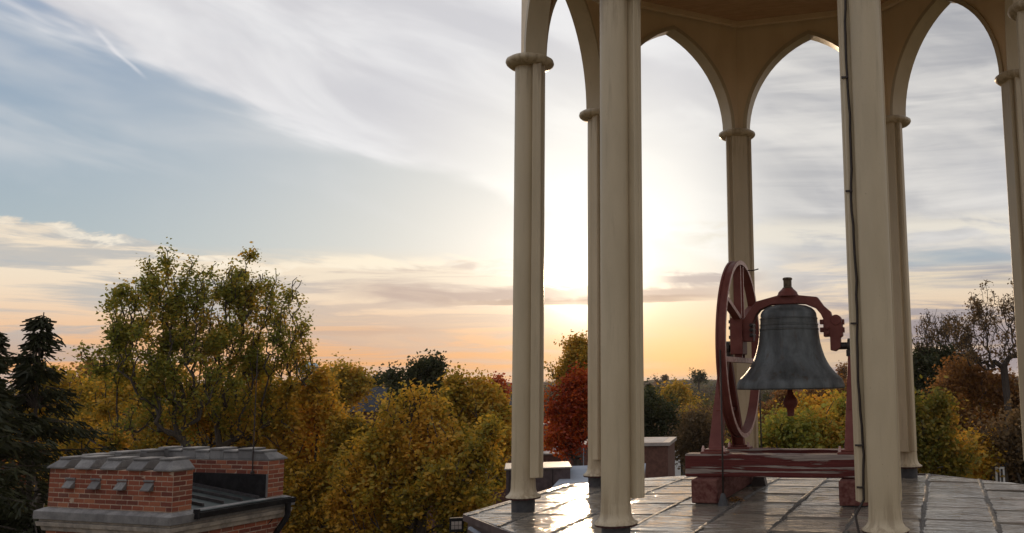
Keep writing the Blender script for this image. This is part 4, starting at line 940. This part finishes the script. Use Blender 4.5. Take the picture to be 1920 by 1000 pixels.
spruce('spruce_tree', 'dark spruce with a bare pointed tip standing left of the brick turret', (80, 586), 22., 4.3, 3)
spruce('spruce_tree', 'dark spruce cut off by the left edge of the picture', (-14, 606), 20.5, 3.8, 8)
tree('maple_tree', 'tall airy olive green tree behind the brick turret, the left one with the wider crown', 'olive', 352, 27.,
     [(320, 560, 66, 50), (245, 600, 44, 50), (365, 620, 60, 80), (280, 675, 96, 50), (350, 725, 90, 50), (190, 672, 34, 26), (165, 712, 20, 24), (262, 560, 22, 26), (318, 520, 16, 14), (372, 525, 22, 20), (300, 785, 80, 34)],
     25000, .095, nodes=950, trunk=.13, clump=.13, seed=11, fork=(352, 850))
tree('maple_tree', 'tall dark topped tree with open leaning limbs behind the turret', 'olive', 415, 28.5,
     [(442, 535, 42, 34), (478, 570, 42, 46), (498, 515, 10, 18), (525, 590, 38, 42), (450, 610, 65, 60), (520, 660, 70, 45), (430, 690, 60, 60), (568, 680, 20, 26), (412, 508, 10, 12), (460, 775, 70, 40)],
     21000, .095, nodes=900, trunk=.13, clump=.12, seed=12, fork=(412, 840))
tree('ash_tree', 'yellow green tree filling the gap beneath the two tall trees behind the turret', 'gold', 300, 31.,
     [(240, 740, 90, 45), (330, 770, 110, 55), (430, 790, 90, 60), (500, 770, 80, 70), (250, 820, 110, 55), (400, 850, 130, 60)], 36000, .12, nodes=900, trunk=.2, clump=.2, seed=13)
tree('ash_tree', 'green gold tree at the left behind the dark spruces', 'gold', 60, 33.,
     [(30, 770, 80, 60), (120, 780, 70, 60), (170, 760, 50, 50), (20, 700, 30, 30), (150, 850, 60, 60)], 30000, .13, nodes=300, trunk=.2, clump=.3, seed=14)
tree('orange_maple_tree', 'orange brown tree glimpsed between the spruce and the tall airy tree', 'rust', 170, 46.,
     [(150, 730, 60, 30), (210, 745, 40, 30), (100, 720, 40, 20)], 9000, .18, nodes=160, trunk=.2, clump=.4, seed=15)
tree('yellow_maple_tree', 'broad yellow tree right of the brick turret with dark limbs showing', 'yellow', 545, 29.,
     [(600, 752, 54, 34), (550, 800, 70, 54), (650, 812, 56, 42), (600, 870, 100, 70), (540, 940, 70, 70), (650, 950, 90, 60)], 62000, .12, nodes=900, trunk=.19, clump=.18, seed=16, fork=(590, 960))
tree('yellow_maple_tree', 'large dense yellow green maple in the centre foreground with a dark forked limb low down', 'gold', 745, 25.5,
     [(790, 795, 42, 42), (745, 820, 36, 44), (752, 765, 9, 30), (790, 752, 9, 30), (815, 760, 8, 28), (848, 762, 10, 30), (770, 790, 20, 30), (865, 815, 50, 44), (760, 870, 90, 60), (860, 880, 85, 60), (700, 910, 70, 60), (800, 950, 110, 60), (900, 930, 45, 45), (700, 990, 80, 40)], 70000, .115, nodes=1000, trunk=.20, clump=.17, seed=17, fork=(790, 965))
tree('yellow_maple_tree', 'yellow tree behind the centre maple, its twiggy top under the evening sky', 'gold', 880, 34.,
     [(885, 752, 38, 24), (835, 765, 28, 24), (930, 775, 26, 34), (900, 810, 56, 50), (925, 865, 32, 46)], 30000, .14, nodes=600, trunk=.18, clump=.2, seed=18)
tree('round_tree', 'dark round topped tree standing above the yellow trees near the middle of the skyline', 'dark', 785, 62.,
     [(782, 696, 50, 26), (755, 710, 36, 22), (815, 712, 30, 22), (785, 740, 56, 34)], 20000, .20, nodes=260, trunk=.25, clump=.35, seed=19)
tree('skyline_tree', 'rounded rust green tree on the skyline right of the two tall trees', 'gold', 650, 55.,
     [(655, 716, 30, 12), (625, 724, 28, 16), (680, 724, 18, 14), (632, 742, 34, 14)], 12000, .19, nodes=200, trunk=.2, clump=.4, seed=20)
tree('grey_green_tree', 'grey green tree below the skyline beside the slate roof', 'dark', 712, 90.,
     [(708, 735, 26, 22), (728, 740, 18, 20), (700, 765, 30, 20)], 6000, .30, nodes=120, trunk=.2, clump=.5, seed=21)
tree('purple_brown_tree', 'dull purple brown tree between the slate roof and the round dark tree', L['brown'], 740, 80.,
     [(735, 758, 26, 24), (712, 770, 20, 16)], 5000, .28, nodes=120, trunk=.2, clump=.5, seed=22)
tree('red_maple_tree', 'fiery red maple seen between the two left cupola columns', 'red', 1078, 46.,
     [(1058, 770, 32, 30), (1085, 745, 32, 42), (1062, 815, 34, 28), (1095, 800, 36, 36), (1120, 770, 40, 50)], 19000, .17, nodes=420, trunk=.2, clump=.28, seed=23)
tree('bronze_green_tree', 'tall bronze green tree with an upswept top behind the red maple', 'yellow', 1085, 55.,
     [(1080, 672, 20, 28), (1098, 680, 22, 36), (1060, 700, 26, 22), (1095, 715, 40, 26), (1040, 708, 10, 8)], 15000, .17, nodes=300, trunk=.25, clump=.26, seed=24)
tree('small_red_tree', 'small brick red tree left of the front left cupola column', 'red', 935, 90.,
     [(932, 735, 22, 14), (945, 745, 20, 14)], 5000, .26, nodes=90, trunk=.15, clump=.4, seed=25)
spruce('distant_spruce_tree', 'dark spruce standing right of the front column beyond the brown rooftop block', (1218, 716), 66., 1.9, 31, zlow=3)
tree('dark_oak_tree', 'very dark tree just right of the front cupola column behind the brown block', 'dark', 1215, 60., [(1222, 770, 30, 38), (1215, 810, 30, 30), (1250, 800, 24, 30)], 12000, .19, nodes=200, trunk=.2, clump=.35, seed=26)
tree('brown_oak_tree', 'brown green oak left of the bell frame among bare twigs', L['brown'], 1290, 52., [(1290, 840, 36, 34), (1320, 800, 34, 28), (1260, 850, 26, 30), (1335, 840, 30, 30)], 14000, .15, nodes=300, trunk=.18, clump=.4, seed=27)
tree('small_orange_tree', 'small orange tree beside the white house', 'rust', 1275, 70., [(1278, 825, 18, 14), (1300, 815, 14, 10)], 4500, .18, nodes=80, trunk=.15, clump=.4, seed=28)
tree('lime_green_tree', 'soft lime green tree in the distant wood left of the bell wheel', 'gold', 1268, 120., [(1266, 742, 24, 14), (1290, 750, 16, 12)], 5000, .34, nodes=90, trunk=.2, clump=.6, seed=29)
tree('yellow_green_tree', 'yellow green crown in the wood between the white house and the bell wheel', 'gold', 1300, 100., [(1300, 790, 26, 14), (1325, 800, 20, 12)], 6000, .28, nodes=90, trunk=.2, clump=.6, seed=30)
tree('green_maple_tree', 'leafy green and gold tree directly behind the bell, below its clapper', 'olive', 1500, 27.,
     [(1480, 815, 55, 32), (1555, 800, 45, 30), (1430, 840, 30, 30), (1530, 850, 75, 40), (1450, 870, 60, 40), (1600, 840, 40, 50)], 30000, .115, nodes=520, trunk=.2, clump=.24, seed=32)
tree('gold_topped_tree', 'golden tree behind the green one under the bell', 'yellow', 1500, 36., [(1540, 780, 40, 20), (1480, 795, 50, 18), (1590, 790, 30, 25)], 14000, .14, nodes=180, trunk=.2, clump=.3, seed=33)
tree('brown_wood_tree', 'broad russet brown tree behind the bell rim', 'rust', 1470, 85., [(1460, 758, 50, 22), (1540, 755, 50, 22), (1600, 760, 40, 30)], 14000, .26, nodes=200, trunk=.25, clump=.6, seed=34)
tree('dark_green_tree', 'dark green tree on the skyline right of the back right column', 'dark', 1750, 58.,
     [(1745, 688, 36, 26), (1790, 688, 34, 20), (1730, 720, 30, 30), (1770, 730, 50, 30)], 16000, .19, nodes=240, trunk=.25, clump=.35, seed=35)
tree('rust_tree', 'dense rust brown tree in front of the bare trees at the right', 'rust', 1800, 44.,
     [(1790, 740, 50, 42), (1845, 720, 50, 30), (1870, 760, 50, 40), (1800, 800, 60, 40), (1850, 830, 60, 40), (1920, 780, 40, 60)], 30000, .15, nodes=560, trunk=.22, clump=.32, seed=36)
tree('green_shrubby_tree', 'bushy green tree at the back right edge of the deck', 'green', 1745, 24.,
     [(1740, 800, 28, 32), (1765, 830, 34, 30), (1735, 860, 45, 34), (1790, 870, 34, 24), (1700, 830, 30, 50)], 22000, .11, nodes=420, trunk=.18, clump=.2, seed=37)
tree('yellow_tinged_tree', 'low yellow tinged tree beside the brown house at the right', 'yellow', 1840, 30., [(1825, 855, 26, 26), (1815, 885, 40, 22), (1825, 905, 24, 12)], 16000, .12, nodes=160, trunk=.15, clump=.25, seed=38)
tree('brown_thicket_tree', 'brown twiggy tree around the small house at the right edge', L['brown'], 1890, 30., [(1885, 840, 34, 20), (1925, 850, 30, 50), (1905, 900, 24, 26), (1850, 830, 26, 18)], 14000, .12, nodes=300, trunk=.15, clump=.3, seed=39)
bark2 = two('pale_bark', (.035, .026, .022), (.065, .05, .04), 9, .9, (3, 3, .6), bd=.02)
tree('bare_tree', 'large nearly leafless tree with twisting limbs at the right edge', L['brown'], 1912, 42.,
     [(1870, 580, 50, 40), (1820, 610, 50, 40), (1900, 560, 30, 30), (1850, 650, 60, 40), (1920, 620, 40, 60), (1960, 600, 50, 50), (1800, 660, 26, 24)], 5200, .12, nodes=1200, trunk=.17, clump=.10, seed=40, fork=(1882, 690), bark=bark2, rtip=.009, step=.45)
tree('bare_tree', 'smaller leafless tree with fine upswept twigs left of the large bare one', L['brown'], 1765, 58.,
     [(1750, 620, 30, 26), (1780, 635, 34, 34), (1730, 650, 16, 18), (1810, 625, 20, 20)], 1600, .15, nodes=800, trunk=.18, clump=.10, seed=41, fork=(1775, 690), bark=bark2, rtip=.010, step=.5)
tree('lone_skyline_tree', 'small lone rounded tree on the far horizon left of the bell wheel', 'dark', 1310, 300., [(1310, 706, 13, 8), (1318, 710, 8, 5)], 1800, .55, nodes=90, trunk=.4, clump=.6, seed=42)
tree('thin_skyline_tree', 'pair of tiny tree tops on the far horizon right of the front column', 'brown' if 'brown' in L else 'rust', 1235, 320., [(1230, 709, 6, 4), (1243, 710, 5, 3)], 700, .5, nodes=40, trunk=.3, clump=.5, seed=43)
tree('behind_bell_skyline_tree', 'twiggy tree top on the skyline between the bell lip and its right stand', 'rust', 1578, 150., [(1578, 703, 12, 9), (1590, 712, 14, 8)], 1600, .38, nodes=90, trunk=.3, clump=.5, seed=44)

# ------------------------------------------------------------------ the woods out to the horizon: one mass
rng = np.random.default_rng(77)
def proto(n, size, seed):
    r = np.random.default_rng(seed); q = r.normal(size=(n, 3)); q /= np.linalg.norm(q, axis=1)[:, None]; q *= (r.random(n)**.33)[:, None]
    q *= (1+.22*np.sin(4*q[:, :1]+seed)*np.cos(5*q[:, 1:2])); q[:, 2] = q[:, 2]*.5+.55; return leaf_quads(r, q*np.array([.5, .5, .85]), size, aspect=.9)
protos = [proto(150, .17, s) for s in range(5)]; protos_n = [proto(420, .10, s+9) for s in range(4)]
allV = []; allC = []
pal = np.array([(.075, .055, .022), (.10, .055, .022), (.055, .060, .018), (.12, .085, .02), (.04, .048, .018), (.14, .05, .02), (.085, .085, .022), (.065, .045, .03), (.15, .11, .02), (.045, .04, .028)])
def addtree(x, y, wd, h, col_, pr):
    a = rng.uniform(0, 2*PI); c, s = math.cos(a), math.sin(a); V = pr.reshape(-1, 3)*np.array([wd, wd, h]); V = np.stack([V[:, 0]*c-V[:, 1]*s+x, V[:, 0]*s+V[:, 1]*c+y, V[:, 2]+float(gz(x, y))], 1)
    allV.append(V.reshape(-1, 4, 3)); k = rng.uniform(.75, 1.25, (len(pr), 1)); allC.append(np.repeat(np.clip(col_*k, 0, 1), 4, axis=0))
cnt = 0
while cnt < 3300:
    r = math.exp(rng.uniform(math.log(72), math.log(3600))); a = math.radians(rng.uniform(-52, 36)); x, y = r*math.sin(a), r*math.cos(a)
    if r < 115 and -14 < x < -1: continue
    w = rng.uniform(6.5, 10.5)*max(1, (r/260)**.75); h = rng.uniform(8., 12.0)*(1 if r < 900 else 1.08)
    near_ = r < 170
    if r < 110: h = rng.uniform(6.5, 9.5)
    if r > 400: h = min(h, 11.5)
    addtree(x, y, w, h, pal[rng.integers(len(pal))]*rng.uniform(.8, 1.2), (protos_n if near_ else protos)[rng.integers(4)]); cnt += 1
V = np.concatenate(allV); C_ = np.concatenate(allC)
m = bpy.data.materials.new('distant_foliage'); m.use_nodes = True; T = NT(m.node_tree); T.n.clear()
at_ = T.node('ShaderNodeAttribute', attribute_name='leaf_hue'); d = T.node('ShaderNodeBsdfDiffuse'); t = T.node('ShaderNodeBsdfTranslucent'); T.l.new(at_.outputs[0], d.inputs[0]); T.l.new(at_.outputs[0], t.inputs[0])
mx = T.node('ShaderNodeMixShader'); mx.inputs[0].default_value = .25; T.l.new(d.outputs[0], mx.inputs[1]); T.l.new(t.outputs[0], mx.inputs[2]); o = T.node('ShaderNodeOutputMaterial'); T.l.new(mx.outputs[0], o.inputs[0])
wo = quads_mesh('woodland', V, len(V), m, None); ca = wo.data.color_attributes.new('leaf_hue', 'FLOAT_COLOR', 'POINT')
ca.data.foreach_set('color', np.concatenate([C_, np.ones((len(C_), 1))], 1).astype(np.float32).ravel())
tag(wo, 'autumn woods of brown, green and gold crowns stretching to the horizon', 'woods', kind='stuff')

# ------------------------------------------------------------------ evening air
hm = bpy.data.materials.new('evening_haze'); hm.use_nodes = True; T = NT(hm.node_tree); T.n.clear()
pv = T.node('ShaderNodeVolumePrincipled'); pv.inputs['Color'].default_value = (.93, .90, .88, 1); pv.inputs['Density'].default_value = .00010; pv.inputs['Anisotropy'].default_value = .3
o = T.node('ShaderNodeOutputMaterial'); T.l.new(pv.outputs[0], o.inputs['Volume'])
hz_ = G().box(-9500, 9500, -9500, 9500, -10, 30).obj('haze', hm); hz_['kind'] = 'stuff'; hz_['label'] = 'thin evening haze over the woods'
